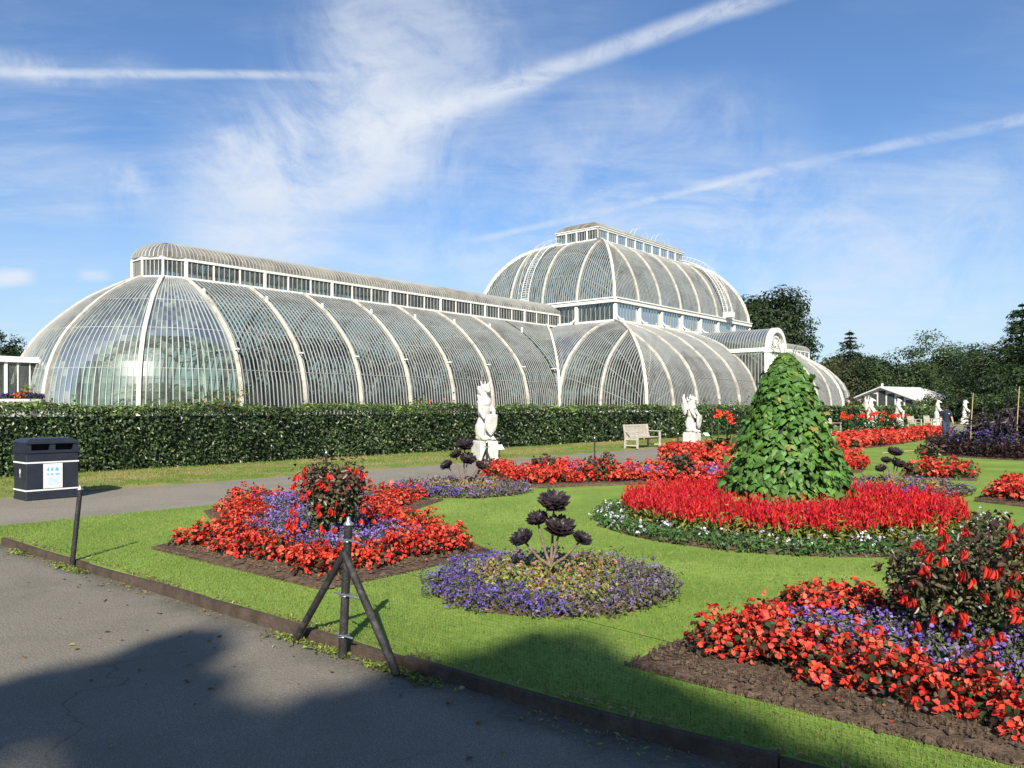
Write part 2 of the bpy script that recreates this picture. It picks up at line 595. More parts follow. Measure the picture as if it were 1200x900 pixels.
def mat_asphalt(name, base, var=0.25, scale=1.0, patch=0.25):
    m, t, bs = new_mat(name)
    g = t.new('ShaderNodeNewGeometry').outputs['Position']
    sp = t.noise(g, 160 * scale, 2, 0.7)
    mid = t.noise(g, 26 * scale, 5, 0.7)
    big = t.noise(g, 0.7, 6, 0.62, 0.3)
    c = t.mixc(t.ramp(sp, 0.34, 0.68), tuple(x * (1 - var * 1.6) for x in base), tuple(x * (1 + var * 1.4) for x in base))
    c = t.mixc(t.ramp(mid, 0.35, 0.65, 0.0, 0.35), c, tuple(x * 0.72 for x in base))
    c = t.mixc(t.ramp(big, 0.40, 0.64, 0.0, patch * 1.6), c, tuple(x * 0.62 for x in base))
    vo = t.new('ShaderNodeTexVoronoi')
    t.link(g, vo.inputs['Vector'])
    vo.inputs['Scale'].default_value = 52 * scale
    c = t.mixc(t.ramp(vo.outputs['Distance'], 0.22, 0.06, 0.0, 0.75), c, tuple(min(1, x * 1.7) for x in base))
    if patch > .3:
        ad = t.dot(g, (float(U[0]), float(U[1]), 0))
        wob = t.math('MULTIPLY', t.noise(g, 2.2, 6, .7), .7)
        edge = t.ramp(t.math('ADD', ad, wob), 3.35, 3.75, 0, .62)
        c = t.mixc(t.math('MULTIPLY', edge, t.ramp(mid, .3, .6, .5, 1)), c, (.050, .047, .034))
        cr = t.new('ShaderNodeTexVoronoi', feature='DISTANCE_TO_EDGE')
        wv = t.new('ShaderNodeVectorMath', operation='ADD')
        t.link(g, wv.inputs[0])
        nz = t.new('ShaderNodeTexNoise')
        t.link(g, nz.inputs['Vector'])
        nz.inputs['Scale'].default_value = 1.4
        nz.inputs['Detail'].default_value = 6
        t.link(nz.outputs['Color'], wv.inputs[1])
        t.link(wv.outputs[0], cr.inputs['Vector'])
        cr.inputs['Scale'].default_value = .42
        ck = t.math('MULTIPLY', t.ramp(cr.outputs['Distance'], .006, .001), t.ramp(big, .45, .6))
        c = t.mixc(t.math('MULTIPLY', ck, .6), c, tuple(x * .35 for x in base))
    t.link(c, bs.inputs['Base Color'])
    bs.inputs['Roughness'].default_value = 0.88
    bs.inputs['Specular IOR Level'].default_value = 0.25
    bp = t.new('ShaderNodeBump')
    bp.inputs['Strength'].default_value = 0.6
    bp.inputs['Distance'].default_value = 0.008
    t.link(t.math('ADD', sp, vo.outputs['Distance']), bp.inputs['Height'])
    t.link(bp.outputs[0], bs.inputs['Normal'])
    return m


# ------------------------------------------------------------------ garden frame: a runs along the glasshouse, b towards the viewer's right
TH = R(49.5)
U = np.array((math.cos(TH), math.sin(TH)))
Nn = np.array((math.sin(TH), -math.cos(TH)))


def AB(a, b, z=0.0):
    p = a * U + b * Nn
    return (p[0], p[1], z)


def ABv(A, B, Z):
    A, B = np.asarray(A, float), np.asarray(B, float)
    return np.stack([A * U[0] + B * Nn[0], A * U[1] + B * Nn[1], np.broadcast_to(Z, A.shape)], -1)


def G(px, py, z=0.0):
    """where the ground seen at this spot of the survey photograph lies"""
    Y = (EYE - z) * F_PX / (py - HORIZON)
    return ((px - 600) / F_PX * Y, Y)


def to_ab(p):
    return (p[0] * U[0] + p[1] * U[1], p[0] * Nn[0] + p[1] * Nn[1])


CA, CB = 10.9, -4.25                       # centre of the parterre
CX, CY, _ = AB(CA, CB)

M_LAWN = mat_lawn('lawn_grass', cx=CX, cy=CY)
M_VERGE = mat_lawn('verge_grass', (0.13, 0.205, 0.028), (0.20, 0.25, 0.05), dry=(0.28, 0.235, 0.10), rings=False)
M_FIELD = mat_lawn('field_grass', (0.09, 0.15, 0.025), (0.13, 0.20, 0.04), rings=False)
M_ROAD = mat_asphalt('worn_asphalt', (0.215, 0.195, 0.155), 0.32, 1.0, 0.32)
M_PATH = mat_asphalt('path_asphalt', (0.250, 0.228, 0.182), 0.18, 0.6)
M_GRAVEL = mat_asphalt('terrace_gravel', (0.26, 0.23, 0.18), 0.2, 0.5)
M_SOIL = mat_plain('bed_soil', (0.115, 0.080, 0.055), 0.95, 0.4, 22, 1.0, 55, 0.1, dark=(0.035, 0.025, 0.018), dscale=9, damt=0.7)

EDGE = 3.40


def edge_a(b):
    """the board line is not quite straight: it swings out to the right"""
    return np.interp(b, [-12.2, -10.9, -4, -2.3, -1.2, .3, 3], [3.29, 3.30, 3.41, 3.48, 3.58, 3.72, 3.88])


def sheet(name, quad, z, mat, thick=0.0):
    mb = MB()
    V = [AB(a, b, z) for a, b in quad]
    mb.add(V, [(0, 1, 2, 3)])
    if thick:
        W = [AB(a, b, z - thick) for a, b in quad]
        for i in range(4):
            j = (i + 1) % 4
            mb.add([V[i], V[j], W[j], W[i]], [(3, 2, 1, 0)])
    return tag(mb.build(name, mat), kind='structure')


g = MB()
g.add([(-900, -300, -0.13), (900, -300, -0.13), (900, 1500, -0.13), (-900, 1500, -0.13)], [(0, 1, 2, 3)])
tag(g.build('ground', M_FIELD), kind='structure')
sheet('road', [(-30, -70), (EDGE + .02, -70), (EDGE + .6, 40), (-30, 40)], -0.08, M_ROAD)
lw = MB()
lb = np.concatenate([np.linspace(-12.2, 3, 60), [60]])
fr_ = [AB(edge_a(b), b, 0.0) for b in lb]
lw.add(fr_ + [AB(130, 60, 0), AB(130, -12.2, 0)], [tuple(range(len(fr_) + 2))[::-1]])
for i in range(len(fr_) - 1):
    p, q = fr_[i], fr_[i + 1]
    lw.add([p, q, (q[0], q[1], -.1), (p[0], p[1], -.1)], [(0, 1, 2, 3)])
p, q = AB(130, -12.2, 0), fr_[0]
lw.add([p, q, (q[0], q[1], -.1), (p[0], p[1], -.1)], [(0, 1, 2, 3)])
tag(lw.build('lawn', M_LAWN), kind='structure')
sheet('path', [(EDGE + .02, -16.3), (160, -16.3), (160, -12.2), (EDGE + .02, -12.2)], -0.035, M_PATH, 0.05)
sheet('verge', [(EDGE + .5, -23.2), (160, -23.2), (160, -16.3), (EDGE + .5, -16.3)], 0.0, M_VERGE, 0.1)
sheet('terrace', [(EDGE + .5, -75), (160, -75), (160, -23.2), (EDGE + .5, -23.2)], -0.05, M_GRAVEL)

# ------------------------------------------------------------------ the great glasshouse (local frame: s along, -q towards the viewer)
GC = (-19.5, 44.7)
BAY = 3.81
HW = 7.62
S1 = 26.7
S2 = S1 + 11 * BAY
SMID = (S1 + S2) / 2
LH = 1.9                        # half width of the wing lantern
house = thing('glasshouse', 'huge white curved Victorian palm glasshouse with domed centre behind the hedge', 'greenhouse', (GC[0], GC[1], 0), TH)


def spline(pts, n=60):
    P = np.array(pts, float)
    t = np.arange(len(P))
    out = []
    for x in np.linspace(0, len(P) - 1, n):
        i = min(int(x), len(P) - 2)
        f = x - i
        p0, p1, p2, p3 = P[max(i - 1, 0)], P[i], P[i + 1], P[min(i + 2, len(P) - 1)]
        out.append(0.5 * ((2 * p1) + (-p0 + p2) * f + (2 * p0 - 5 * p1 + 4 * p2 - p3) * f * f + (-p0 + 3 * p1 - 3 * p2 + p3) * f ** 3))
    return np.array(out)


class Prof:
    def __init__(self, pts):
        P = spline(pts, 90)
        P[:, 0] = np.maximum.accumulate(np.maximum(P[:, 0], 0))
        self.D, self.Z = P[:, 0], P[:, 1]
        self.W = np.concatenate([[0], np.cumsum(np.hypot(np.diff(self.D), np.diff(self.Z)))])
        self.W /= self.W[-1]

    def at(self, w):
        return np.interp(w, self.W, self.D), np.interp(w, self.W, self.Z)

    def wd(self, d):
        return float(np.interp(d, self.D + np.arange(len(self.D)) * 1e-9, self.W))


PW = Prof([(0, .55), (0, 1.4), (.06, 2.4), (.42, 3.9), (1.3, 5.45), (3.05, 7.15), (4.4, 8.05), (HW - LH, 8.75)])
PC = Prof([(0, .55), (0, 1.4), (.06, 2.4), (.42, 3.9), (1.3, 5.45), (3.05, 7.05), (4.2, 7.75), (5.72, 8.4), (7.62, 8.9)])
PU = Prof([(0, 10.75), (.12, 11.8), (.55, 13.2), (1.35, 14.7), (2.6, 16.1), (3.9, 16.85), (5.2, 17.3)])

NB = 15
glass_i, bar_i = 0, 1


def bay(P, side, nbar=NB, nv=9, rails=(0.28, 0.5, 0.72), glass=M_GLASS, t0=0.0, t1=1.0, skip=()):
    """one glazed bay between two ribs: P(t, v array) -> (n,3); slender bars run up it over the panes"""
    mb = MB()
    vv = np.linspace(0, 1, nv)
    nbar = int(nbar)
    ts = np.linspace(t0, t1, 7)
    gm = MB()
    # panes: each its own sheet of glass between two bars, some cleaner than others
    tg = np.linspace(t0, t1, nbar + 2)
    A = np.stack([P(t, vv) for t in tg])
    c0, c1, c2, c3 = A[:-1, :-1], A[1:, :-1], A[1:, 1:], A[:-1, 1:]
    Q = np.stack([c0, c1, c2, c3], 2).reshape(-1, 4, 3)
    tone = np.clip(RNG.gamma(2.2, .17, len(Q)), 0, 1)
    gm.add(Q.reshape(-1, 3), np.arange(len(Q) * 4).reshape(-1, 4), 0, np.repeat(tone, 4)[:, None] * np.ones(3))
    for k in range(1, nbar + 1):
        t = t0 + (t1 - t0) * k / (nbar + 1)
        c = P(t, vv)
        if np.linalg.norm(c[-1] - c[0]) < 0.4:
            continue
        s = side(t) if callable(side) else side
        mb.sweep(c, s, 0.047, 0.06, 0, caps=False)
    for r in rails:
        c = np.stack([P(t, np.array([r]))[0] for t in np.linspace(t0, t1, 7)])
        mb.sweep(c, (0, 0, 1), 0.028, 0.03, 0, caps=False)
    go = gm.build('glazed_bay', glass, house)
    mb.build('glazing_bars', M_BAR, go)
    return go


def rib(path, side, w=0.155, h=0.17, foot=True):
    mb = MB()
    mb.sweep(path, side, w, h, 0)
    if foot:
        p = path[0]
        mb.box((p[0], p[1], 0.75), (0.42, 0.42, 0.7), 0)
    return mb.build('rib', M_RIB, house)


def loc(s, q, z):
    s, q, z = np.broadcast_arrays(np.asarray(s, float), np.asarray(q, float), np.asarray(z, float))
    return np.stack([s, -q, z], -1)


VV = np.linspace(0, 1, 15)


def make_wing(mir):
    """mir: 0 the near wing, 1 the wing at the far end"""
    X = (lambda s: s) if not mir else (lambda s: S1 + S2 - s)
    nb = NB if not mir else 5
    for sg in (1, -1):
        full = sg == 1 and not mir
        for i in range(7):
            def P(t, v, i=i):
                s = (i + t) * BAY
                d, z = PW.at(v)
                return loc(X(s + 0 * d), sg * (HW - d), z)
            bay(P, (1, 0, 0), nb if full else (8 if not mir else 4), 10 if full else 7)
            d, z = PW.at(VV)
            rib(loc(X(i * BAY + 0 * d), sg * (HW - d + .05), z), (1, 0, 0))
        # the tapering bay that meets the central block
        def P(t, v):
            s = 7 * BAY + t * (HW - LH)
            w0 = PW.wd(t * (HW - LH))
            d, z = PW.at(w0 + (1 - w0) * v)
            return loc(X(s + 0 * d), sg * (HW - d), z)
        bay(P, (1, 0, 0), 18 if full else 6, 8, rails=())
        d, z = PW.at(VV)
        rib(loc(X(7 * BAY + d), sg * (HW - d + .04), z + .04), (1, 1 * sg * (1 if not mir else -1), 0), 0.24, 0.18)
    # the apse
    for k in range(5):
        def P(t, v, k=k):
            ph = (k + t) * math.pi / 5
            d, z = PW.at(v)
            return loc(X(-(HW - d) * math.sin(ph)), (HW - d) * math.cos(ph), z)
        def sd(t, k=k):
            ph = (k + t) * math.pi / 5
            return (math.cos(ph) * (-1 if not mir else 1), math.sin(ph), 0)
        bay(P, sd, (NB if k < 4 else 9) if not mir else 5, 30 if not mir else 8, glass=M_APSEGLASS)
        if k:
            ph = k * math.pi / 5
            d, z = PW.at(VV)
            rib(loc(X(-(HW - d + .05) * math.sin(ph)), (HW - d + .05) * math.cos(ph), z), sd(0), 0.2, 0.2)
    # lantern along the ridge
    def outline(r, z, s_end):
        pts = [(s, r) for s in np.linspace(s_end, 0, 22)]
        pts += [(-r * math.sin(a), r * math.cos(a)) for a in np.linspace(0, math.pi, 6)[1:-1]]
        pts += [(s, -r) for s in np.linspace(0, s_end, 22)]
        return np.array([(X(s), -q, z) for s, q in pts])
    se = S1 + HW - 0.05
    z0, z1 = 8.75, 9.78
    o0, o1 = outline(LH, z0, se), outline(LH, z1, se)
    g = MB()
    g.grid(np.stack([o0, o1]), 0)
    dense = outline(LH, 0, se)
    # mullions: slender ones, every bay a stout one
    for k in range(len(dense) - 1):
        a, b = dense[k], dense[k + 1]
        n = 5 if not mir else 2
        for j in range(n):
            p = a + (b - a) * j / n
            e = b - a
            e = e / np.linalg.norm(e)
            mb_w = 0.045
            g.sweep(np.array([(p[0], p[1], z0), (p[0], p[1], z1)]), e, mb_w, 0.06, 1, caps=False)
    g.build('lantern_glazing', [M_GLASS, M_BAR], house)
    f = MB()
    for zz, h in ((z0, 0.16), (z1, 0.14)):
        for k in range(len(dense) - 1):
            a, b = dense[k].copy(), dense[k + 1].copy()
            a[2] = b[2] = zz
            f.sweep(np.array([a, b]), (0, 0, 1), h, 0.16, 0)
    for k in range(len(dense)):
        p = dense[k]
        f.box((p[0], p[1], (z0 + z1) / 2), (0.17 if k % 3 == 0 else 0.10, 0.17 if k % 3 == 0 else 0.10, z1 - z0), 0)
    f.build('lantern_frame', M_WHITE, house)
    # its curved roof, rounded at the outer end
    r = MB()
    ang = np.linspace(0, math.pi / 2, 7)
    hgt = 1.05
    sec = [(LH * math.cos(x) + .06, z1 + .05 + hgt * math.sin(x)) for x in ang]
    ss = np.linspace(0, se, 150 if not mir else 40)
    full = [(q, z) for q, z in sec] + [(-q, z) for q, z in sec[::-1][1:]]
    for a, b in ((0, 1),):
        r.grid(np.stack([loc(X(np.full(len(full), s)), [q for q, z in full], [z for q, z in full]) for s in np.linspace(0, se, 12)]), 0, smooth=True)
    for s in ss[1:]:
        r.sweep(loc(X(np.full(len(full), s)), [q for q, z in full], [z + .02 for q, z in full]), (1, 0, 0), 0.04, 0.05, 1, caps=False)
    aa = np.linspace(0, math.pi, 25)
    r.grid(np.stack([loc(X(np.array([-q * math.sin(a) for q, z in sec])), [q * math.cos(a) for q, z in sec], [z for q, z in sec]) for a in aa]), 0, smooth=True)
    for a in np.linspace(0, math.pi, 26):
        r.sweep(loc(X(np.array([-q * math.sin(a) for q, z in sec[:-1]])), [q * math.cos(a) for q, z in sec[:-1]], [z + .02 for q, z in sec[:-1]]), (math.cos(a), math.sin(a), 0.01), 0.035, 0.05, 1, caps=False)
    r.build('lantern_roof', [M_ROOFGLASS, M_BAR], house)
    # stone plinth
    p = MB()
    base = [(7 * BAY, HW)] + [(0, HW)] + [(-HW * math.sin(a), HW * math.cos(a)) for a in np.linspace(0, math.pi, 21)[1:-1]] + [(0, -HW), (7 * BAY, -HW)]
    for k in range(len(base) - 1):
        a, b = base[k], base[k + 1]
        p.sweep(loc([X(a[0]), X(b[0])], [a[1], b[1]], [.28, .28]), (0, 0, 1), 0.56, 0.4, 0)
    p.build('plinth', M_STONE, house)


make_wing(0)
make_wing(1)

HQ = 15.24


def make_centre():
    nlong = 11
    for sg in (1, -1):
        for i in range(nlong):
            if i == 5 and sg == 1:
                zlo = 6.6
            def P(t, v, i=i):
                s = S1 + (i + t) * BAY
                dm = min(HW, s - S1, S2 - s)
                w1 = PC.wd(max(dm, 1e-4)) if dm < HW else 1.0
                w0 = 0.0
                if i == 5 and sg == 1:
                    w0 = float(np.interp(8.2, PC.Z, PC.W))
                d, z = PC.at(w0 + (w1 - w0) * v)
                return loc(s + 0 * d, sg * (HQ - d), z)
            bay(P, (1, 0, 0), NB if sg == 1 else 6, 10 if sg == 1 else 6)
        for i in range(1, nlong):
            s = S1 + i * BAY
            dm = min(HW, s - S1, S2 - s)
            w1 = PC.wd(dm) if dm < HW else 1.0
            d, z = PC.at(VV * w1)
            rib(loc(s + 0 * d, sg * (HQ - d + .05), z), (1, 0, 0), foot=True)
        for end in (0, 1):
            E = (lambda d: S1 + d) if end == 0 else (lambda d: S2 - d)
            # end faces beside the wing: two bays, then the sloping strip down to the valley
            for j in range(2):
                def P(t, v, j=j):
                    q = HW + (j + t) * BAY
                    dm = min(HW, HQ - q)
                    w1 = PC.wd(max(dm, 1e-4)) if dm < HW else 1.0
                    d, z = PC.at(w1 * v)
                    return loc(E(d), sg * q, z)
                bay(P, (0, 1, 0), NB if (sg == 1 and end == 0) else 6, 10)
            def P(t, v):
                q = HW - t * HW * 0.75
                w0 = PC.wd(HW - q)
                d, z = PC.at(w0 + (1 - w0) * v)
                return loc(E(d), sg * q, z)
            bay(P, (0, 1, 0), 22 if (sg == 1 and end == 0) else 6, 8, rails=())
            d, z = PC.at(VV * PC.wd(BAY))
            rib(loc(E(d - .05), sg * (HW + BAY) + 0 * d, z), (0, 1, 0))
            d, z = PC.at(VV)
            rib(loc(E(d - .05), sg * HW + 0 * d, z), (0, 1, 0), 0.22, 0.18)
            rib(loc(E(d - .03), sg * (HQ - d + .03), z + .03), (1, sg * (1 if end == 0 else -1), 0), 0.28, 0.22)
    p = MB()
    ring = [(S1, HW), (S1, HQ), (S2, HQ), (S2, HW)]
    for sg in (1, -1):
        for k in range(3):
            a, b = ring[k], ring[k + 1]
            p.sweep(loc([a[0], b[0]], [sg * a[1], sg * b[1]], [.28, .28]), (0, 0, 1), 0.56, 0.42, 0)
    p.build('plinth', M_STONE, house)
    # clerestory under the upper dome
    A0, A1 = S1 + HW, S2 - HW
    rect = [(A0, HW), (A1, HW), (A1, -HW), (A0, -HW), (A0, HW)]
    zb, zt = 8.85, 10.5
    for k in range(4):
        a, b = np.array(rect[k]), np.array(rect[k + 1])
        n = 7 if k % 2 == 0 else 4
        e = (b - a) / np.linalg.norm(b - a)
        nd = np.array((-e[1], e[0]))                    # outward in (s, q)
        if k == 0:
            nd = np.array((0, 1.0))
        elif k == 1:
            nd = np.array((1.0, 0))
        elif k == 2:
            nd = np.array((0, -1.0))
        else:
            nd = np.array((-1.0, 0))
        g = MB()
        g.grid(np.stack([loc([a[0], b[0]], [a[1], b[1]], [zb, zb]), loc([a[0], b[0]], [a[1], b[1]], [zt, zt])]), 0)
        nm = n * 8
        for j in range(1, nm):
            c = a + (b - a) * j / nm
            g.sweep(loc([c[0]] * 2, [c[1]] * 2, [zb, zt]), (e[0], -e[1], 0), 0.04, 0.05, 1, caps=False)
        g.build('clerestory_glazing', [M_DUSKGLASS, M_BAR], house)
        fr = MB()
        c0, c1 = a + nd * 0.12 - e * .2, b + nd * 0.12 + e * .2
        fr.sweep(loc([c0[0], c1[0]], [c0[1], c1[1]], [zt + .12] * 2), (0, 0, 1), 0.30, 0.46, 0)
        fr.sweep(loc([c0[0], c1[0]], [c0[1], c1[1]], [zt + .33] * 2), (0, 0, 1), 0.11, 0.62, 0)
        fr.sweep(loc([c0[0], c1[0]], [c0[1], c1[1]], [zb + .06] * 2), (0, 0, 1), 0.20, 0.40, 0)
        # a slender hand rail along the gallery
        d0, d1 = a + nd * 0.75, b + nd * 0.75
        fr.build('cornice', M_WHITE, house)
        for j in range(n + (0 if k in (1, 3) else 1)) if k % 2 == 0 else range(1, n):
            c = a + (b - a) * j / n
            pl = MB()
            c2 = c + nd * .10
            pl.box((c2[0], -c2[1], (zb + zt) / 2), (0.26, 0.26, zt - zb - .3), 0)
            # scroll bracket sweeping out at the foot
            th = np.linspace(0, math.pi / 2, 7)
            rr = 0.85
            pc = [c + nd * (.12 + rr * (1 - math.cos(x) * 1.0)) for x in th]
            zz = [zb + .12 + rr * (1 - math.sin(x)) for x in th]
            po = pl.build('pilaster', M_WHITE, house)
            pl = MB()
            pl.sweep(loc([x[0] for x in pc], [x[1] for x in pc], zz), (e[0], -e[1], 0), 0.12, 0.10, 0)
            pl.build('scroll_bracket', M_WHITE, po)
    # upper dome
    for sg in (1, -1):
        for i in range(7):
            def P(t, v, i=i):
                s = A0 + (i + t) * BAY
                dm = min(5.2, s - A0, A1 - s)
                w1 = PU.wd(max(dm, 1e-4)) if dm < 5.2 else 1.0
                d, z = PU.at(w1 * v)
                return loc(s + 0 * d, sg * (HW - d), z)
            bay(P, (1, 0, 0), NB if sg == 1 else 6, 10, (.3, .6), M_GLASS)
        for i in range(1, 7):
            s = A0 + i * BAY
            dm = min(5.2, s - A0, A1 - s)
            d, z = PU.at(VV * (PU.wd(dm) if dm < 5.2 else 1))
            rib(loc(s + 0 * d, sg * (HW - d + .05), z), (1, 0, 0), foot=False)
    for end in (0, 1):
        E = (lambda d: A0 + d) if end == 0 else (lambda d: A1 - d)
        for i in range(4):
            def P(t, v, i=i):
                q = -HW + (i + t) * BAY
                dm = min(5.2, HW - abs(q))
                w1 = PU.wd(max(dm, 1e-4)) if dm < 5.2 else 1.0
                d, z = PU.at(w1 * v)
                return loc(E(d), q + 0 * d, z)
            bay(P, (0, 1, 0), NB if end == 0 else 6, 10, (.3, .6), M_GLASS)
        for i in range(1, 4):
            q = -HW + i * BAY
            dm = min(5.2, HW - abs(q))
            d, z = PU.at(VV * (PU.wd(dm) if dm < 5.2 else 1))
            rib(loc(E(d - .05), q + 0 * d, z), (0, 1, 0), foot=False)
        for sg in (1, -1):
            d, z = PU.at(VV)
            rib(loc(E(d - .03), sg * (HW - d + .03), z + .03), (1, sg * (1 if end == 0 else -1), 0), 0.3, 0.22, foot=False)
    # top lantern
    L0, L1, lq = A0 + 5.2, A1 - 5.2, HW - 5.2
    z0, z1 = 17.3, 18.35
    g, f = MB(), MB()
    rc = [(L0, lq), (L1, lq), (L1, -lq), (L0, -lq), (L0, lq)]
    for k in range(4):
        a, b = np.array(rc[k]), np.array(rc[k + 1])
        e = (b - a) / np.linalg.norm(b - a)
        g.grid(np.stack([loc([a[0], b[0]], [a[1], b[1]], [z0] * 2), loc([a[0], b[0]], [a[1], b[1]], [z1] * 2)]), 0)
        nm = 40 if k % 2 == 0 else 16
        for j in range(nm + 1):
            c = a + (b - a) * j / nm
            stout = j % 4 == 0
            (f if stout else g).sweep(loc([c[0]] * 2, [c[1]] * 2, [z0, z1]), (e[0], -e[1], 0), 0.14 if stout else 0.045, 0.14 if stout else 0.05, 0 if stout else 1, caps=False)
        for zz, w in ((z0 + .02, .16), (z1, .16), (z1 + .13, .07)):
            f.sweep(loc([a[0] - e[0] * .1, b[0] + e[0] * .1], [a[1] - e[1] * .1, b[1] + e[1] * .1], [zz] * 2), (0, 0, 1), w, .2 if w > .1 else .34, 0)
    g.build('lantern_glazing', [M_GLASS, M_BAR], house)
    f.build('lantern_frame', M_WHITE, house)
    r = MB()
    ang = np.linspace(0, math.pi / 2, 6)
    qs = np.array([lq * math.cos(x) for x in ang] + [-lq * math.cos(x) for x in ang[::-1][1:]])
    zs = np.array([z1 + .1 + .95 * math.sin(x) for x in ang] + [z1 + .1 + .95 * math.sin(x) for x in ang[::-1][1:]])
    ins = lq - np.abs(qs)
    r.grid(np.stack([loc(L0 + ins * .8, qs, zs)] + [loc(np.full(len(qs), s), qs, zs) for s in np.linspace(L0 + lq, L1 - lq, 6)] + [loc(L1 - ins * .8, qs, zs)]), 0)
    for s in np.linspace(L0 + .3, L1 - .3, 60):
        keep = (ins * .8 <= min(s - L0, L1 - s) + 1e-6)
        for half in (qs >= 0, qs <= 0):
            kk = keep & half
            if kk.sum() > 1:
                r.sweep(loc(np.full(kk.sum(), s), qs[kk], zs[kk] + .02), (1, 0, 0), .04, .05, 1, caps=False)
    for end in (0, 1):                                # hipped ends
        for sgn in (1,):
            E0 = L0 if end == 0 else L1
            di = 1 if end == 0 else -1
            tri = []
            for j, (q, z, i2) in enumerate(zip(qs, zs, ins)):
                tri.append((E0 + di * i2 * .8, -q, z))
            V = np.array(tri)
            m = len(V) // 2
            for j in range(m):
                r.add([V[j], V[j + 1], V[len(V) - 2 - j], V[len(V) - 1 - j]] if j < m - 1 else [V[j], V[j + 1], V[len(V) - 1 - j]], [tuple(range(4 if j < m - 1 else 3))], 0)
    r.build('lantern_roof', [M_ROOFGLASS, M_BAR], house)
    # maintenance ladders that climb the dome, with hooped hand rails
    for (path_fn, side) in (
            ((lambda w: (lambda d, z: loc(A0 + d - .35, -HW + 1.5 * BAY + 0 * d, z + .15))(*PU.at(w))), (0, 1, 0)),
            ((lambda w: (lambda d, z: loc(A0 + 5.4 * BAY + 0 * d, HW - d + .3, z + .2))(*PU.at(w))), (1, 0, 0))):
        lad = MB()
        P = path_fn(np.linspace(0, 1, 40))
        sv = np.array(side, float)
        for k in (-1, 1):
            lad.tube(P + sv * .42 * k, .035, 5)
            up = np.array((-1, 0, .9)) if side[1] else np.array((0, -1, .9))
            lad.tube(P + sv * .42 * k + nrm(up) * .55, .014, 5)
            for j in range(0, 40, 4):
                lad.tube([P[j] + sv * .42 * k, P[j] + sv * .42 * k + nrm(up) * .55], .018, 5)
        for j in range(40):
            lad.tube([P[j] - sv * .42, P[j] + sv * .42], .022, 5)
        lad.box((P[0][0] + up[0] * .3, P[0][1] + up[1] * .3, P[0][2] + .25), (.9, .9, .55), 0)
        lad.build('ladder', M_WHITE, house)
    hp = MB()
    th = np.linspace(0, math.pi, 14)
    for k, (ds, rad) in enumerate(((7.2, 1.4), (11.4, 1.6))):
        for off in (0, .5):
            hp.tube(loc(L0 + ds + rad * np.cos(th) * .9, lq - .2 + off + 0 * th, z1 + .35 + rad * np.sin(th) * .6), .014, 5)
    hp.build('hoop_rail', M_WHITE, house)


make_centre()


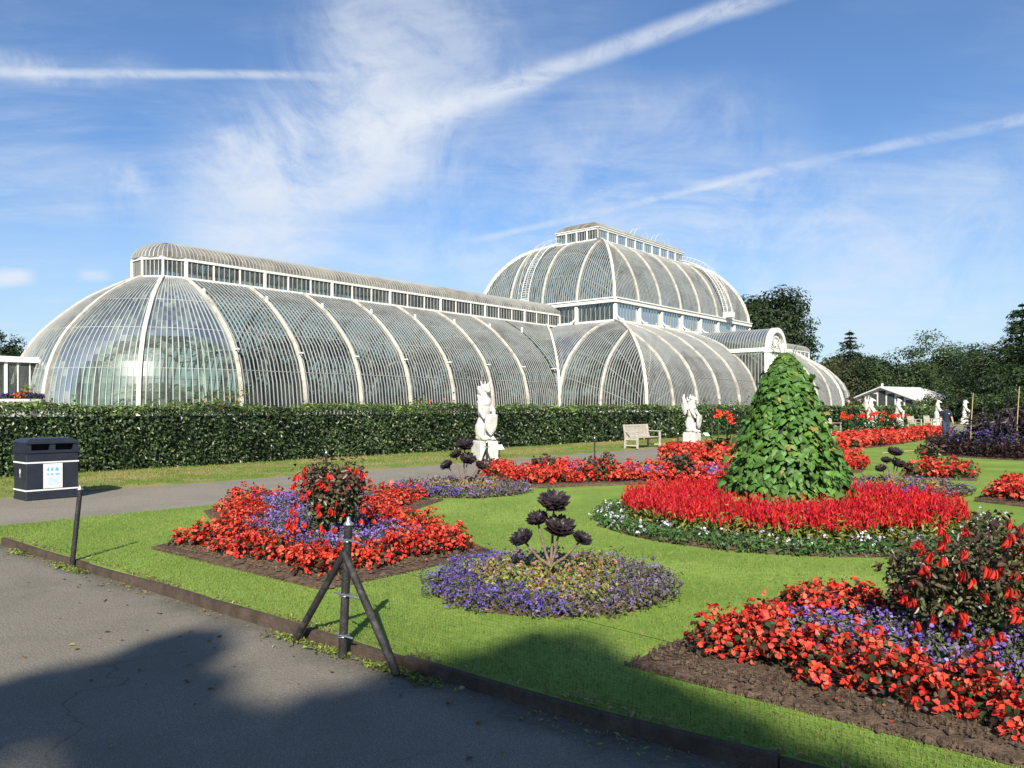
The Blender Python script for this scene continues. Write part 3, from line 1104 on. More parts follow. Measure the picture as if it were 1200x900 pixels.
def make_porch():
    hw, zs, q1, q0 = 1.95, 6.75, 16.0, 8.4
    rad = hw
    th = np.linspace(0, math.pi, 19)
    root = house
    # barrel vault
    r = MB()
    r.grid(np.stack([loc(SMID + rad * np.cos(th), np.full(19, q), zs + rad * np.sin(th)) for q in np.linspace(q0, q1, 6)]), 0, smooth=True)
    for q in np.arange(q0, q1, .26):
        r.sweep(loc(SMID + rad * np.cos(th), np.full(19, q), zs + .02 + rad * np.sin(th)), (0, 1, 0), .04, .05, 1, caps=False)
    r.build('porch_vault', [M_GLASS, M_BAR], root)
    for sg in (-1, 1):
        w = MB()
        w.grid(np.stack([loc([SMID + sg * hw] * 2, [q0, q1], [.5] * 2), loc([SMID + sg * hw] * 2, [q0, q1], [zs] * 2)]), 0)
        for q in np.arange(q0, q1, .30):
            w.sweep(loc([SMID + sg * hw] * 2, [q] * 2, [.5, zs]), (0, 1, 0), .045, .06, 1, caps=False)
        w.build('porch_side_glazing', [M_GLASS, M_BAR], root)
        b = MB()
        b.sweep(loc([SMID + sg * (hw + .02)] * 2, [q0, q1 + .1], [zs] * 2), (0, 0, 1), .34, .26, 0)
        b.sweep(loc([SMID + sg * (hw + .02)] * 2, [q0 + 5, q1 + .1], [.3] * 2), (0, 0, 1), .6, .26, 0)
        b.build('porch_band', M_WHITE, root)
        c = MB()
        c.box((SMID + sg * (hw - .1), -(q1 + .12), zs / 2), (.50, .42, zs), 0)
        c.box((SMID + sg * (hw - .1), -(q1 + .12), zs - .1), (.62, .54, .3), 0)
        c.build('porch_column', M_WHITE, root)
    f = MB()
    f.sweep(loc(SMID + (rad - .12) * np.cos(th), np.full(19, q1 + .12), zs + (rad - .12) * np.sin(th)), (0, 1, 0), .40, .42, 0)
    f.sweep(loc(SMID + (rad - .80) * np.cos(th), np.full(19, q1 + .06), zs + .1 + (rad - .80) * np.sin(th)), (0, 1, 0), .12, .14, 0)
    f.sweep(loc([SMID - hw, SMID + hw], [q1 + .1] * 2, [zs] * 2), (0, 0, 1), .30, .30, 0)
    f.build('porch_arch', M_WHITE, root)
    fan = MB()
    fan.grid(np.stack([loc(SMID + (rad - .3) * np.cos(th), np.full(19, q1), zs + (rad - .3) * np.sin(th)), loc(SMID + .02 * np.cos(th), np.full(19, q1), np.full(19, zs))]), 0)
    for a in np.linspace(0.001, math.pi - .001, 10):
        fan.sweep(loc([SMID + .3 * math.cos(a), SMID + (rad - .2) * math.cos(a)], [q1 + .03] * 2, [zs + .15 + .3 * math.sin(a), zs + (rad - .2) * math.sin(a)]), (0, 1, 0), .06, .06, 1)
    fan.build('fanlight', [M_GLASS, M_WHITE], root)
    d = MB()
    d.grid(np.stack([loc([SMID - hw + .3, SMID + hw - .3], [q1 + .02] * 2, [.3] * 2), loc([SMID - hw + .3, SMID + hw - .3], [q1 + .02] * 2, [zs - .1] * 2)]), 0)
    for s in np.linspace(SMID - hw + .3, SMID + hw - .3, 9):
        d.sweep(loc([s] * 2, [q1 + .05] * 2, [.3, zs - .1]), (1, 0, 0), .10, .08, 1)
    for z in (.4, 1.0, 3.0, 4.9):
        d.sweep(loc([SMID - hw + .3, SMID + hw - .3], [q1 + .05] * 2, [z] * 2), (0, 0, 1), .16, .07, 1)
    d.build('porch_door', [M_GLASS, M_WHITE], root)
    # low flat-roofed lobby on the rounded end
    p = MB()
    s0, s1, q, z1 = -11.6, -6.95, 1.05, 3.8
    V = [(s0, q), (s1, q), (s1, -q), (s0, -q), (s0, q)]
    for k in range(4):
        a, b = np.array(V[k]), np.array(V[k + 1])
        e = (b - a) / np.linalg.norm(b - a)
        p.grid(np.stack([loc([a[0], b[0]], [a[1], b[1]], [.3] * 2), loc([a[0], b[0]], [a[1], b[1]], [z1] * 2)]), 0)
        n = 9
        for j in range(n + 1):
            c = a + (b - a) * j / n
            p.sweep(loc([c[0]] * 2, [c[1]] * 2, [.1, z1]), (e[0], -e[1], 0), .13 if j % 3 == 0 else .05, .12 if j % 3 == 0 else .06, 1)
        p.sweep(loc([a[0], b[0]], [a[1], b[1]], [.45] * 2), (0, 0, 1), .7, .18, 1)
    p.build('lobby_wall', [M_GLASS, M_WHITE], root)
    rf = MB()
    rf.box(((s0 + s1) / 2, 0, z1 + .09), (s1 - s0 + .3, 2 * q + .3, .18), 0)
    rf.box(((s0 + s1) / 2, 0, z1 + .23), (s1 - s0 + .1, 2 * q + .1, .1), 0)
    rf.build('lobby_roof', M_WHITE, root)


make_porch()
# iron columns and tie beams inside
for s in np.arange(0, S1 + 1, BAY):
    for sg in (-1, 1):
        cb = MB()
        cb.tube(loc([s, s], [sg * 3.9] * 2, [0, 8.0]), .09, 8)
        cb.tube(loc([s, s], [sg * 3.92, sg * 7.4], [4.6] * 2), .05, 6)
        cb.build('iron_column', M_WHITE, house)
for s in np.arange(S1 + HW, S2 - HW + 1, BAY):
    for sg in (-1, 1):
        cb = MB()
        cb.tube(loc([s, s], [sg * HW * .98] * 2, [0, 9.0]), .12, 8)
        cb.build('iron_column', M_WHITE, house)
wk = MB()
for sg in (-1, 1):
    wk.box(((2 * S1 + 4 * HW + 26.7) / 2 + 0, -sg * 7.2, 8.7), (26.7, .9, .08), 0)
wk.build('gallery', M_RIB, house)
fl = MB()
fl.add(loc([-5, S1, S1, S2, S2, S2 + S1, S2 + S1, S2, S2, S1, S1, -5], [7.2, 7.2, 15, 15, 7.2, 7.2, -7.2, -7.2, -15, -15, -7.2, -7.2], .02), [tuple(range(12))])
fl.build('floor', M_SOILIN, house)

# ------------------------------------------------------------------ hedges


def hedge(name, label, a0, a1, b0, b1, h, dens_fn, seed=0):
    root = thing(name, label, 'hedge', AB((a0 + a1) / 2, (b0 + b1) / 2), TH, 'clipped hedges before the glasshouse')
    L, W = a1 - a0, abs(b1 - b0)
    core = MB()
    nx = max(2, int(L / .5))
    xs = np.linspace(-L / 2 + .1, L / 2 - .1, nx)
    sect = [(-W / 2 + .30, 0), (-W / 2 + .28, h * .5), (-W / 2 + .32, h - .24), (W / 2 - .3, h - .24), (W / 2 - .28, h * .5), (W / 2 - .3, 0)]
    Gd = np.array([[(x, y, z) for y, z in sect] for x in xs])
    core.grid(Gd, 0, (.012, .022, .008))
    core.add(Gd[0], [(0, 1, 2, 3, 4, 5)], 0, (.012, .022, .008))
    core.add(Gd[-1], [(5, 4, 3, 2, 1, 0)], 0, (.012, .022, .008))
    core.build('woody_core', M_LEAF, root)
    lf = MB()
    P, N, S, C = [], [], [], []
    step = 1.0
    for x0 in np.arange(-L / 2, L / 2, step):
        x1 = min(x0 + step, L / 2)
        w = x1 - x0
        k, sz = dens_fn((a0 + a1) / 2 + x0)
        # front (-y in local frame is towards the path), top, back thin, ends
        nf = int(w * h * k)
        pf = np.stack([RNG.uniform(x0, x1, nf), -W / 2 + RNG.normal(.02, .045, nf), RNG.uniform(0.02, h, nf)], -1)
        nt = int(w * W * k * 0.9)
        pt = np.stack([RNG.uniform(x0, x1, nt), RNG.uniform(-W / 2, W / 2, nt), h + RNG.normal(-.03, .05, nt)], -1)
        nbk = int(w * h * k * .15)
        pb = np.stack([RNG.uniform(x0, x1, nbk), W / 2 + RNG.normal(0, .04, nbk), RNG.uniform(0.05, h, nbk)], -1)
        for p, nv, dark in ((pf, (0, -1, .55), 1), (pt, (0, -.2, 1), 1.25), (pb, (0, 1, .4), 1)):
            wob = .08 * np.sin(p[:, 0] * 1.3 + seed) + .06 * np.sin(p[:, 0] * 3.1 + p[:, 2] * 4) + .05 * np.sin(p[:, 0] * .37 + 2 * seed) + .04 * np.sin(p[:, 0] * 7.3 + 5 * p[:, 1])
            if nv[2] == 1:
                p[:, 2] += wob * .6
            else:
                p[:, 1] += wob * (1 if nv[1] > 0 else -1) * .8
            tone = RNG.uniform(.45, 1.45, len(p)) * (1 + .22 * np.sin(p[:, 0] * .61 + seed) + .30 * np.sin(p[:, 0] * 2.3) * np.sin(p[:, 2] * 3 + p[:, 0]))
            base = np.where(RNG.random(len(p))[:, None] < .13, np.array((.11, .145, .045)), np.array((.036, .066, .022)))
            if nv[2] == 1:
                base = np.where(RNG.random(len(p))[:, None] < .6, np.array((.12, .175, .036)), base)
            P.append(p)
            N.append(np.broadcast_to(np.array(nv, float), p.shape))
            S.append(np.full(len(p), sz) * RNG.uniform(.7, 1.3, len(p)))
            C.append(base * tone[:, None])
    for x in RNG.uniform(-L / 2 + .2, L / 2 - .2, int(L * 1.6)):
        m_ = 14
        yy = RNG.uniform(-W / 2 + .1, W / 2 - .2)
        hh_ = RNG.gamma(2.0, .045)
        P.append(np.stack([x + RNG.normal(0, .05, m_), yy + RNG.normal(0, .05, m_), h + RNG.uniform(-.02, hh_, m_)], -1))
        N.append(np.tile((0, -.4, .8), (m_, 1)))
        S.append(np.full(m_, dens_fn((a0 + a1) / 2 + x)[1] * .9))
        C.append(np.array((.11, .17, .035)) * RNG.uniform(.6, 1.3, (m_, 1)))
    for xe, sx in ((-L / 2, -1), (L / 2, 1)):
        k, sz = dens_fn((a0 + a1) / 2 + xe)
        n = int(W * h * k)
        p = np.stack([xe + RNG.normal(0, .04, n), RNG.uniform(-W / 2, W / 2, n), RNG.uniform(0.02, h, n)], -1)
        P.append(p)
        N.append(np.broadcast_to(np.array((sx, 0, .4), float), p.shape))
        S.append(np.full(n, sz))
        C.append(np.array((.034, .072, .016)) * RNG.uniform(.5, 1.3, (n, 1)))
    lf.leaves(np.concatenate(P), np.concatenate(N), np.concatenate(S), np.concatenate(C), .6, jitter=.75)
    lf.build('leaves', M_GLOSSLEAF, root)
    return root


def hd(a):
    d = max(12, math.hypot(*(np.array(AB(a, -20.6)[:2]))))
    sz = max(.06, .0042 * d)
    return min(560, 2.6 / (sz * sz * .6) * .9), sz


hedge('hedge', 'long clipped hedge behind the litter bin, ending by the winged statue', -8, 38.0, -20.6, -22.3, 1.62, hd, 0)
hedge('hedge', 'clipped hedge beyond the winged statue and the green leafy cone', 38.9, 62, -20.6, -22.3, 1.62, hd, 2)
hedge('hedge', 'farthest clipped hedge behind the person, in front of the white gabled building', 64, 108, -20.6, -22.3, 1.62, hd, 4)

# ------------------------------------------------------------------ edging boards beside the road
k = 0
for b0 in np.arange(-11.0, .9, 2.4):
    mb = MB()
    xs = np.linspace(0, 2.394, 9)
    c = np.array([AB(edge_a(b0 + x) - .028 + .006 * math.sin(b0 * 3 + x * 1.3), b0 + x, -.054 + .008 * math.sin(x * 2 + b0)) for x in xs])
    mb.sweep(c, (0, 0, 1), .115, .045)
    o = mb.build('edging_board', M_BOARD)
    tag(o, ['brown timber edging board from the left picture edge to the lone leaning post', 'brown timber edging board running from the lone leaning post towards the tripod',
            'brown timber edging board behind the legs of the large black tripod', 'brown timber edging board right of the tripod, below the round violet bed',
            'brown timber edging board at the bottom right, nearest the viewer'][k], 'edging board', 'timber boards edging the lawn')
    k += 1

# dry grass and weeds along the boards
w = MB()
n = 5200
bb = RNG.uniform(-13, 3, n)
clump = (np.sin(bb * 2.3) + np.sin(bb * 5.1 + 1) + RNG.normal(0, .6, n))
keep = RNG.random(n) < np.clip(.35 + .4 * clump, .08, 1)
bb = bb[keep]
n = len(bb)
inner = RNG.random(n) < .72
aa = np.where(inner, edge_a(bb) + np.abs(RNG.normal(0, .045, n)), edge_a(bb) - .075 - np.abs(RNG.normal(0, .05, n)) * (1 + .8 * np.clip(np.sin(bb * 2.1), 0, 1)))
zz = np.where(inner, 0.012, -.068)
cols = np.where(RNG.random((n, 1)) < .6, np.array((.30, .24, .10)), np.array((.15, .19, .04))) * RNG.uniform(.6, 1.2, (n, 1))
Tn = np.stack([RNG.normal(0, .6, n), RNG.normal(0, .6, n), np.abs(RNG.normal(.5, .4, n))], -1)
w.leaves(ABv(aa, bb, zz), (0, 0, 1), RNG.uniform(.02, .055, n), cols, .28, T=Tn, jitter=.4)
# low broad weeds round the feet of the posts
for b in (-9.0, -8.6, -4.9, -4.4, -3.9, -10.2, -3.6):
    m = 160
    p = ABv(edge_a(b) - .09 - np.abs(RNG.normal(0, .05, m)), b + RNG.normal(0, .12, m), -.068 + np.abs(RNG.normal(0, .012, m)))
    w.leaves(p, (0, 0, 1), RNG.uniform(.015, .045, m), np.array((.16, .20, .045)) * RNG.uniform(.5, 1.5, (m, 1)) * np.array((1, 1, .9)), .6, jitter=.5)
tag(w.build('weeds', M_LEAF), 'straggly dry grass and weeds along the timber edging', kind='stuff')

lt = MB()
n = 130
bb = RNG.uniform(-12, 2.5, n)
aa = edge_a(bb) - .12 - RNG.gamma(1.3, .55, n)
lt.leaves(ABv(aa, bb, -.072), (0, 0, 1), RNG.uniform(.02, .05, n), np.array([(.22, .15, .06), (.16, .10, .05), (.28, .22, .08), (.10, .08, .05)])[RNG.integers(0, 4, n)], .55, jitter=.25, oval=True)
tag(lt.build('fallen_leaves', M_LEAF), 'scattered dry leaves lying on the road', kind='stuff')

# ------------------------------------------------------------------ planting beds


def inside(pts, poly):
    x, y = pts[:, 0], pts[:, 1]
    r = np.zeros(len(pts), bool)
    j = len(poly) - 1
    for i in range(len(poly)):
        xi, yi = poly[i][:2]
        xj, yj = poly[j][:2]
        c = ((yi > y) != (yj > y)) & (x < (xj - xi) * (y - yi) / (yj - yi + 1e-12) + xi)
        r ^= c
        j = i
    return r


def edge_dist(pts, poly):
    d = np.full(len(pts), 1e9)
    for i in range(len(poly)):
        a, b = np.array(poly[i][:2], float), np.array(poly[(i + 1) % len(poly)][:2], float)
        ab = b - a
        t = np.clip(((pts - a) @ ab) / (ab @ ab + 1e-12), 0, 1)
        d = np.minimum(d, np.linalg.norm(pts - (a + t[:, None] * ab), axis=1))
    return d


def fill(poly, spacing, cond=None, jit=.42):
    P = np.array([p[:2] for p in poly])
    lo, hi = P.min(0), P.max(0)
    xs, ys = np.meshgrid(np.arange(lo[0], hi[0], spacing), np.arange(lo[1], hi[1], spacing * .87))
    xs = xs + (np.arange(xs.shape[0]) % 2)[:, None] * spacing / 2
    q = np.stack([xs.ravel(), ys.ravel()], -1) + RNG.uniform(-jit, jit, (xs.size, 2)) * spacing
    m = inside(q, poly)
    if cond is not None:
        m &= cond(q)
    return q[m]


def mounds(pl, mb, h, r, nleaf, leafsz, leafcols, nfl, flsz, flcols, mat_leaf=0, mat_fl=1, ztop=.62, petals=3, hvar=.2, asp=.6, upfl=.9, fldome=1.0, zbase=0.0, oval=False):
    """low plants at the points pl: leaves through the mound, flowers over its surface"""
    n = len(pl)
    if n == 0:
        return
    H = h * RNG.uniform(1 - hvar, 1 + hvar, n)
    tone = RNG.uniform(.8, 1.2, n)
    lc = np.array(leafcols)
    fc = np.array(flcols)
    i = RNG.integers(0, n, int(n * nleaf))
    rho = np.sqrt(RNG.random(len(i))) * r
    th = RNG.uniform(0, 2 * np.pi, len(i))
    z = H[i] * (1 - .45 * (rho / r) ** 2) * RNG.uniform(.12, .95, len(i)) + zbase
    P = np.stack([pl[i, 0] + rho * np.cos(th), pl[i, 1] + rho * np.sin(th), z], -1)
    Nv = np.stack([np.cos(th) * rho / r, np.sin(th) * rho / r, np.full(len(i), .8)], -1)
    mb.leaves(P, Nv, leafsz * RNG.uniform(.65, 1.3, len(i)), lc[RNG.integers(0, len(lc), len(i))] * tone[i, None] * RNG.uniform(.7, 1.25, (len(i), 1)), asp, mat_leaf, oval=oval)
    if not nfl:
        return
    i = RNG.integers(0, n, int(n * nfl))
    rho = RNG.random(len(i)) ** .6 * r * 1.05
    th = RNG.uniform(0, 2 * np.pi, len(i))
    z = H[i] * (1 - .5 * fldome * (rho / r) ** 2) * RNG.uniform(ztop, 1.08, len(i)) + zbase
    P = np.stack([pl[i, 0] + rho * np.cos(th), pl[i, 1] + rho * np.sin(th), z], -1)
    Nv = np.stack([np.cos(th) * rho / r * 1.2, np.sin(th) * rho / r * 1.2, np.full(len(i), upfl)], -1)
    c = fc[RNG.integers(0, len(fc), len(i))] * RNG.uniform(.75, 1.15, (len(i), 1))
    s = flsz * RNG.uniform(.7, 1.25, len(i))
    for k in range(petals):
        off = RNG.normal(0, .28, (len(i), 3)) * s[:, None]
        mb.leaves(P + off, Nv, s, c * RNG.uniform(.85, 1.1, (len(i), 1)), .85, mat_fl, jitter=.6, fold=.2, oval=oval)


BEG_F = [(.66, .062, .028), (.60, .044, .022), (.72, .10, .05), (.54, .030, .020), (.68, .085, .060), (.42, .022, .016), (.74, .15, .09)]
BEG_L = [(.050, .050, .020), (.075, .032, .018), (.040, .070, .022), (.055, .028, .016), (.03, .022, .014)]
LOB_F = [(.21, .13, .44), (.26, .18, .48), (.32, .24, .50), (.16, .09, .38)]
LOB_L = [(.10, .135, .055), (.14, .16, .075), (.075, .105, .045), (.17, .155, .10)]
FUL = [M_LEAF, M_PETAL]


def soil(name, poly):
    P = np.array([p[:2] for p in poly])
    mb = MB()
    # slightly mounded sheet: rings of the outline drawn in towards the middle
    c = P.mean(0)
    rings = [np.concatenate([c + (P - c) * f, np.full((len(P), 1), z)], 1) for f, z in ((1.0, .004), (.97, .03), (.85, .05), (.5, .06), (.05, .06))]
    Gd = np.stack([np.concatenate([r, r[:1]]) for r in rings])
    mb.grid(Gd, smooth=True)
    if c[1] < 12:
        lo, hi = P.min(0), P.max(0)
        q = RNG.uniform(lo, hi, (int(np.prod(hi - lo) * 1300), 2))
        q = q[inside(q, P)]
        q = q[edge_dist(q, P) < .5]
        k = len(q)
        s_ = RNG.gamma(1.6, .0055, k)[:, None, None] + .004
        tet = np.array([(1, 0, -.3), (-.5, .87, -.3), (-.5, -.87, -.3), (0, 0, 1)])
        V = np.concatenate([q, np.full((k, 1), .050)], 1)[:, None, :] - np.array((0, 0, .028)) * (edge_dist(q, P) < .10)[:, None, None] + tet[None] * s_ * RNG.uniform(.6, 1.4, (k, 4, 1)) * np.array((1, 1, .55))
        F = (np.arange(k)[:, None, None] * 4 + np.array([(0, 1, 3), (1, 2, 3), (2, 0, 3)])[None]).reshape(-1, 3)
        mb.add(V.reshape(-1, 3), F)
    return tag(mb.build(name, M_SOIL), kind='structure')


def smooth_poly(P, sub=4, closed=True):
    P = np.array([p[:2] for p in P], float)
    out = []
    n = len(P)
    for i in range(n):
        p0, p1, p2, p3 = P[i - 1], P[i], P[(i + 1) % n], P[(i + 2) % n]
        for t in np.arange(sub) / sub:
            out.append(.5 * ((2 * p1) + (-p0 + p2) * t + (2 * p0 - 5 * p1 + 4 * p2 - p3) * t * t + (-p0 + 3 * p1 - 3 * p2 + p3) * t ** 3))
    return np.array(out)


def star_poly(grow=0.0):
    """outline of the four-armed corner bed, in (a, b) offsets about the parterre's axis b = CB"""
    P = [(4.15, -1.45), (4.12, -3.0), (4.1, -4.65), (4.9, -5.0), (5.5, -5.7), (6.1, -7.2), (6.9, -7.7), (7.7, -7.2), (9.6, -5.5), (8.6, -5.0), (7.6, -4.3), (7.05, -3.3), (6.85, -2.4), (6.45, -1.52), (5.3, -1.47)]
    return P


def bed_star(mirror_a, mirror_b, dens, names, shrink=.24):
    P = []
    for a, b in star_poly():
        a2 = 2 * CA - a if mirror_a else a
        b2 = CB - b + (.16 if not mirror_a else 0) if mirror_b else CB + b
        P.append(AB(a2, b2)[:2])
    soil('bed_soil', P)
    P = np.array(P)
    shrink = dens.get('shrink', shrink)
    red = lambda q: (edge_dist(q, P) > shrink) & (edge_dist(q, P) < shrink + dens['ring'])
    pur = lambda q: edge_dist(q, P) > shrink + dens['ring'] - .05
    mb = MB()
    ov = dens.get('oval', False)
    mounds(fill(P, .21, red), mb, dens['h'], .155, dens['nl'], .075 if not ov else .046, BEG_L, dens['nf'], dens['fs'], BEG_F, ztop=.42, oval=ov, asp=.72, hvar=.28)
    tag(mb.build('red_begonias', FUL), names[0], kind='stuff')
    mb = MB()
    mounds(fill(P, .2, pur), mb, dens['h'] * .86, .17, dens['nl'] * 1.5, .045, LOB_L, dens['nf'] * .55, dens['fs'] * .75, LOB_F, ztop=.55, asp=.35, oval=ov, hvar=.25)
    tag(mb.build('purple_flowers', FUL), names[1], kind='stuff')
    return P


BED1 = bed_star(False, False, dict(ring=.46, h=.31, nl=50, nf=42, fs=.038, oval=True), ['orange red begonias bordering the left star shaped bed', 'mauve flowers inside the left star shaped bed'])
BED4 = bed_star(False, True, dict(shrink=.33, ring=.44, h=.29, nl=90, nf=58, fs=.034, oval=True), ['orange red begonias bordering the nearest right bed', 'violet flowers round the bronze bush in the right bed'])
BED1B = bed_star(True, False, dict(ring=.55, h=.34, nl=16, nf=16, fs=.075), ['orange red begonias in the bed between path and celosia circle', 'mauve flowers inside the bed near the path'])
BED4B = bed_star(True, True, dict(ring=.5, h=.36, nl=16, nf=16, fs=.07), ['orange red begonias of the bed cut by the right picture edge', 'mauve flowers of the bed cut by the right picture edge'])


def circle(a, b, r, n=48):
    c = np.array(AB(a, b)[:2])
    th = np.arange(n) * 2 * np.pi / n
    return np.stack([c[0] + r * np.cos(th), c[1] + r * np.sin(th)], -1)


def bed_round(a, b, r, rich, names, sc=1.0):
    P = circle(a, b, r)
    c = np.array(AB(a, b)[:2])
    soil('bed_soil', circle(a, b, r * .97))
    P = circle(a, b, r * 1.04)
    mb = MB()
    rad = lambda q: np.linalg.norm(q - c, axis=1) / r
    front = lambda q: (q[:, 1] - c[1]) / r
    q = fill(P, .125, lambda q: (rad(q) > .56 + .13 * np.sin(np.arctan2(q[:, 1] - c[1], q[:, 0] - c[0]) * 3 + a)))
    h = .175
    left = q[:, 0] - c[0] < .1 * r
    for sel, fc, nf in ((left, [(.12, .08, .38), (.16, .11, .42), (.21, .16, .45), (.085, .055, .30)], 19 * rich), (~left, [(.22, .17, .34), (.27, .22, .38), (.18, .12, .30)], 8 * rich)):
        mounds(q[sel], mb, h, .10, 30 * rich, .045 * sc, [(.08, .115, .05), (.13, .125, .07), (.10, .10, .05), (.14, .10, .075)], nf, .022 * sc, fc, ztop=.4, asp=.45, hvar=.3)
    tag(mb.build('lobelia', FUL), names[0], kind='stuff')
    mb = MB()
    q = fill(P, .125, lambda q: (rad(q) < .62 + .14 * np.sin(np.arctan2(q[:, 1] - c[1], q[:, 0] - c[0]) * 3 + a)))
    mounds(q, mb, .235, .10, 50 * rich, .042 * sc, [(.26, .28, .065), (.19, .25, .055), (.32, .25, .10), (.13, .19, .045), (.30, .18, .085)], 2.2, .03 * sc, [(.25, .16, .42), (.42, .16, .10)], ztop=.7, hvar=.3)
    tag(mb.build('golden_foliage', FUL), names[1], kind='stuff')
    return c


R1 = bed_round(5.58, CB - .06, 1.08, 1.0, ['violet blue lobelia round the nearest circular bed', 'yellow green foliage under the nearest black rosette plant'])
R2 = bed_round(16.3, CB, 1.25, .45, ['grey violet lobelia in the round bed behind the celosia', 'yellow green foliage in the round bed behind the celosia'], 1.7)
R3 = bed_round(10.9, -10.55, 1.25, .5, ['violet lobelia in the round bed beside the path', 'yellow green foliage in the round bed beside the path'], 1.6)

pt_ = MB()
for bd in (BED1, BED4):
    lo, hi = bd.min(0), bd.max(0)
    q = RNG.uniform(lo, hi, (900, 2))
    q = q[inside(q, bd)]
    q = q[edge_dist(q, bd) < .30][:110]
    pt_.leaves(np.concatenate([q, np.full((len(q), 1), .062)], 1), (0, 0, 1), RNG.uniform(.016, .034, len(q)), np.array([(.5, .06, .03), (.4, .04, .02), (.35, .16, .06), (.2, .13, .06)])[RNG.integers(0, 4, len(q))], .8, jitter=.3, oval=True)
tag(pt_.build('fallen_petals', M_PETAL), 'fallen red petals on the bare soil edges of the beds', kind='stuff')

# central circle
CIRC = circle(CA, CB, 2.70, 64)
cc = np.array((CX, CY))
soil('bed_soil', circle(CA, CB, 2.66, 64))
mb = MB()
rad = lambda q: np.linalg.norm(q - cc, axis=1)
q = fill(CIRC, .15, lambda q: (rad(q) > 2.12) & (rad(q) < 2.68))
mounds(q, mb, .17, .12, 34, .06, [(.045, .11, .025), (.07, .15, .035), (.04, .09, .025), (.10, .17, .06)], 0, .03, [(1, 1, 1)], asp=.5)
fl = q[RNG.random(len(q)) < .42]
mounds(fl, mb, .20, .10, 0.01, .03, [(.05, .1, .03)], 3.0, .034, [(.62, .60, .74), (.52, .48, .70), (.72, .72, .74)], ztop=.85, petals=3)
tag(mb.build('white_edging_flowers', FUL), 'low green edging with small white flowers round the celosia', kind='stuff')
mb = MB()
q = fill(CIRC, .15, lambda q: (rad(q) > .62) & (rad(q) < 2.22))
lf = [(.22, .25, .045), (.14, .20, .035), (.26, .20, .05), (.10, .15, .03)]
mounds(q, mb, .35, .11, 26, .10, lf, 0, .03, [(1, 1, 1)], asp=.3)
# feathery plumes: upright flames of small petals
for rep in range(4):
    qq = q + RNG.normal(0, .05, q.shape)
    n = len(qq)
    hp = RNG.uniform(.30, .49, n)
    col = np.array([(.52, .014, .018), (.57, .028, .018), (.42, .009, .022), (.47, .018, .035), (.55, .05, .018)])[RNG.integers(0, 4, n)]
    for lev in range(7):
        f = lev / 6
        z = .24 + (hp - .24) * f
        wd = .05 * (1 - f) + .008
        P = np.stack([qq[:, 0] + RNG.normal(0, 1, n) * wd * .7, qq[:, 1] + RNG.normal(0, 1, n) * wd * .7, z], -1)
        th = RNG.uniform(0, 6.28, n)
        Nv = np.stack([np.cos(th), np.sin(th), np.full(n, .25)], -1)
        mb.leaves(P, Nv, RNG.uniform(.045, .085, n), col * RNG.uniform(.75, 1.2, (n, 1)), .40, 1, T=(0, 0, 1), jitter=.35)
tag(mb.build('celosia', FUL), 'scarlet plumed celosia ring round the green leafy cone', kind='stuff')

# other red drifts, laid out on the lawn beyond


def drift(name, pxs, label, h, fs, nl=12, nf=14, cols=BEG_F, lcols=BEG_L, soil_on=True, sp=.24):
    P = np.array([G(*p) for p in pxs])
    if soil_on:
        c = P.mean(0)
        soil('bed_soil', c + (P - c) * 1.12)
    mb = MB()
    mounds(fill(P, sp), mb, h, sp * .85, nl, fs * 1.3, lcols, nf, fs, cols, ztop=.45)
    return tag(mb.build(name, FUL), label, kind='stuff')


drift('red_begonias', [(962, 556), (1008, 553), (1012, 546), (985, 540), (962, 544)], 'small clump of red begonias right of the leafy cone', .42, .10)
drift('red_begonias', [(958, 527), (1000, 526), (1040, 522), (1100, 512.5), (1112, 508), (1085, 507), (1040, 512), (985, 517), (958, 521)], 'long strip of red begonias along the far lawn', .42, .15, sp=.3)
drift('red_begonias', [(566, 560), (600, 568.5), (640, 571), (646, 563), (600, 556), (574, 552)], 'red begonias at the left end of the path-side bed, near the far tripod', .34, .075)
drift('red_begonias', [(775, 541), (858, 546), (872, 540), (850, 534), (800, 533), (780, 535)], 'red begonias in front of the winged statue', .42, .11)
drift('orange_cannas', [(1064, 561), (1140, 563), (1143, 556), (1110, 553), (1066, 554)], 'orange red bedding plants with broad green leaves on the lawn', .36, .10, nl=12, nf=5,
      lcols=[(.03, .085, .02), (.045, .11, .03), (.06, .10, .025)])


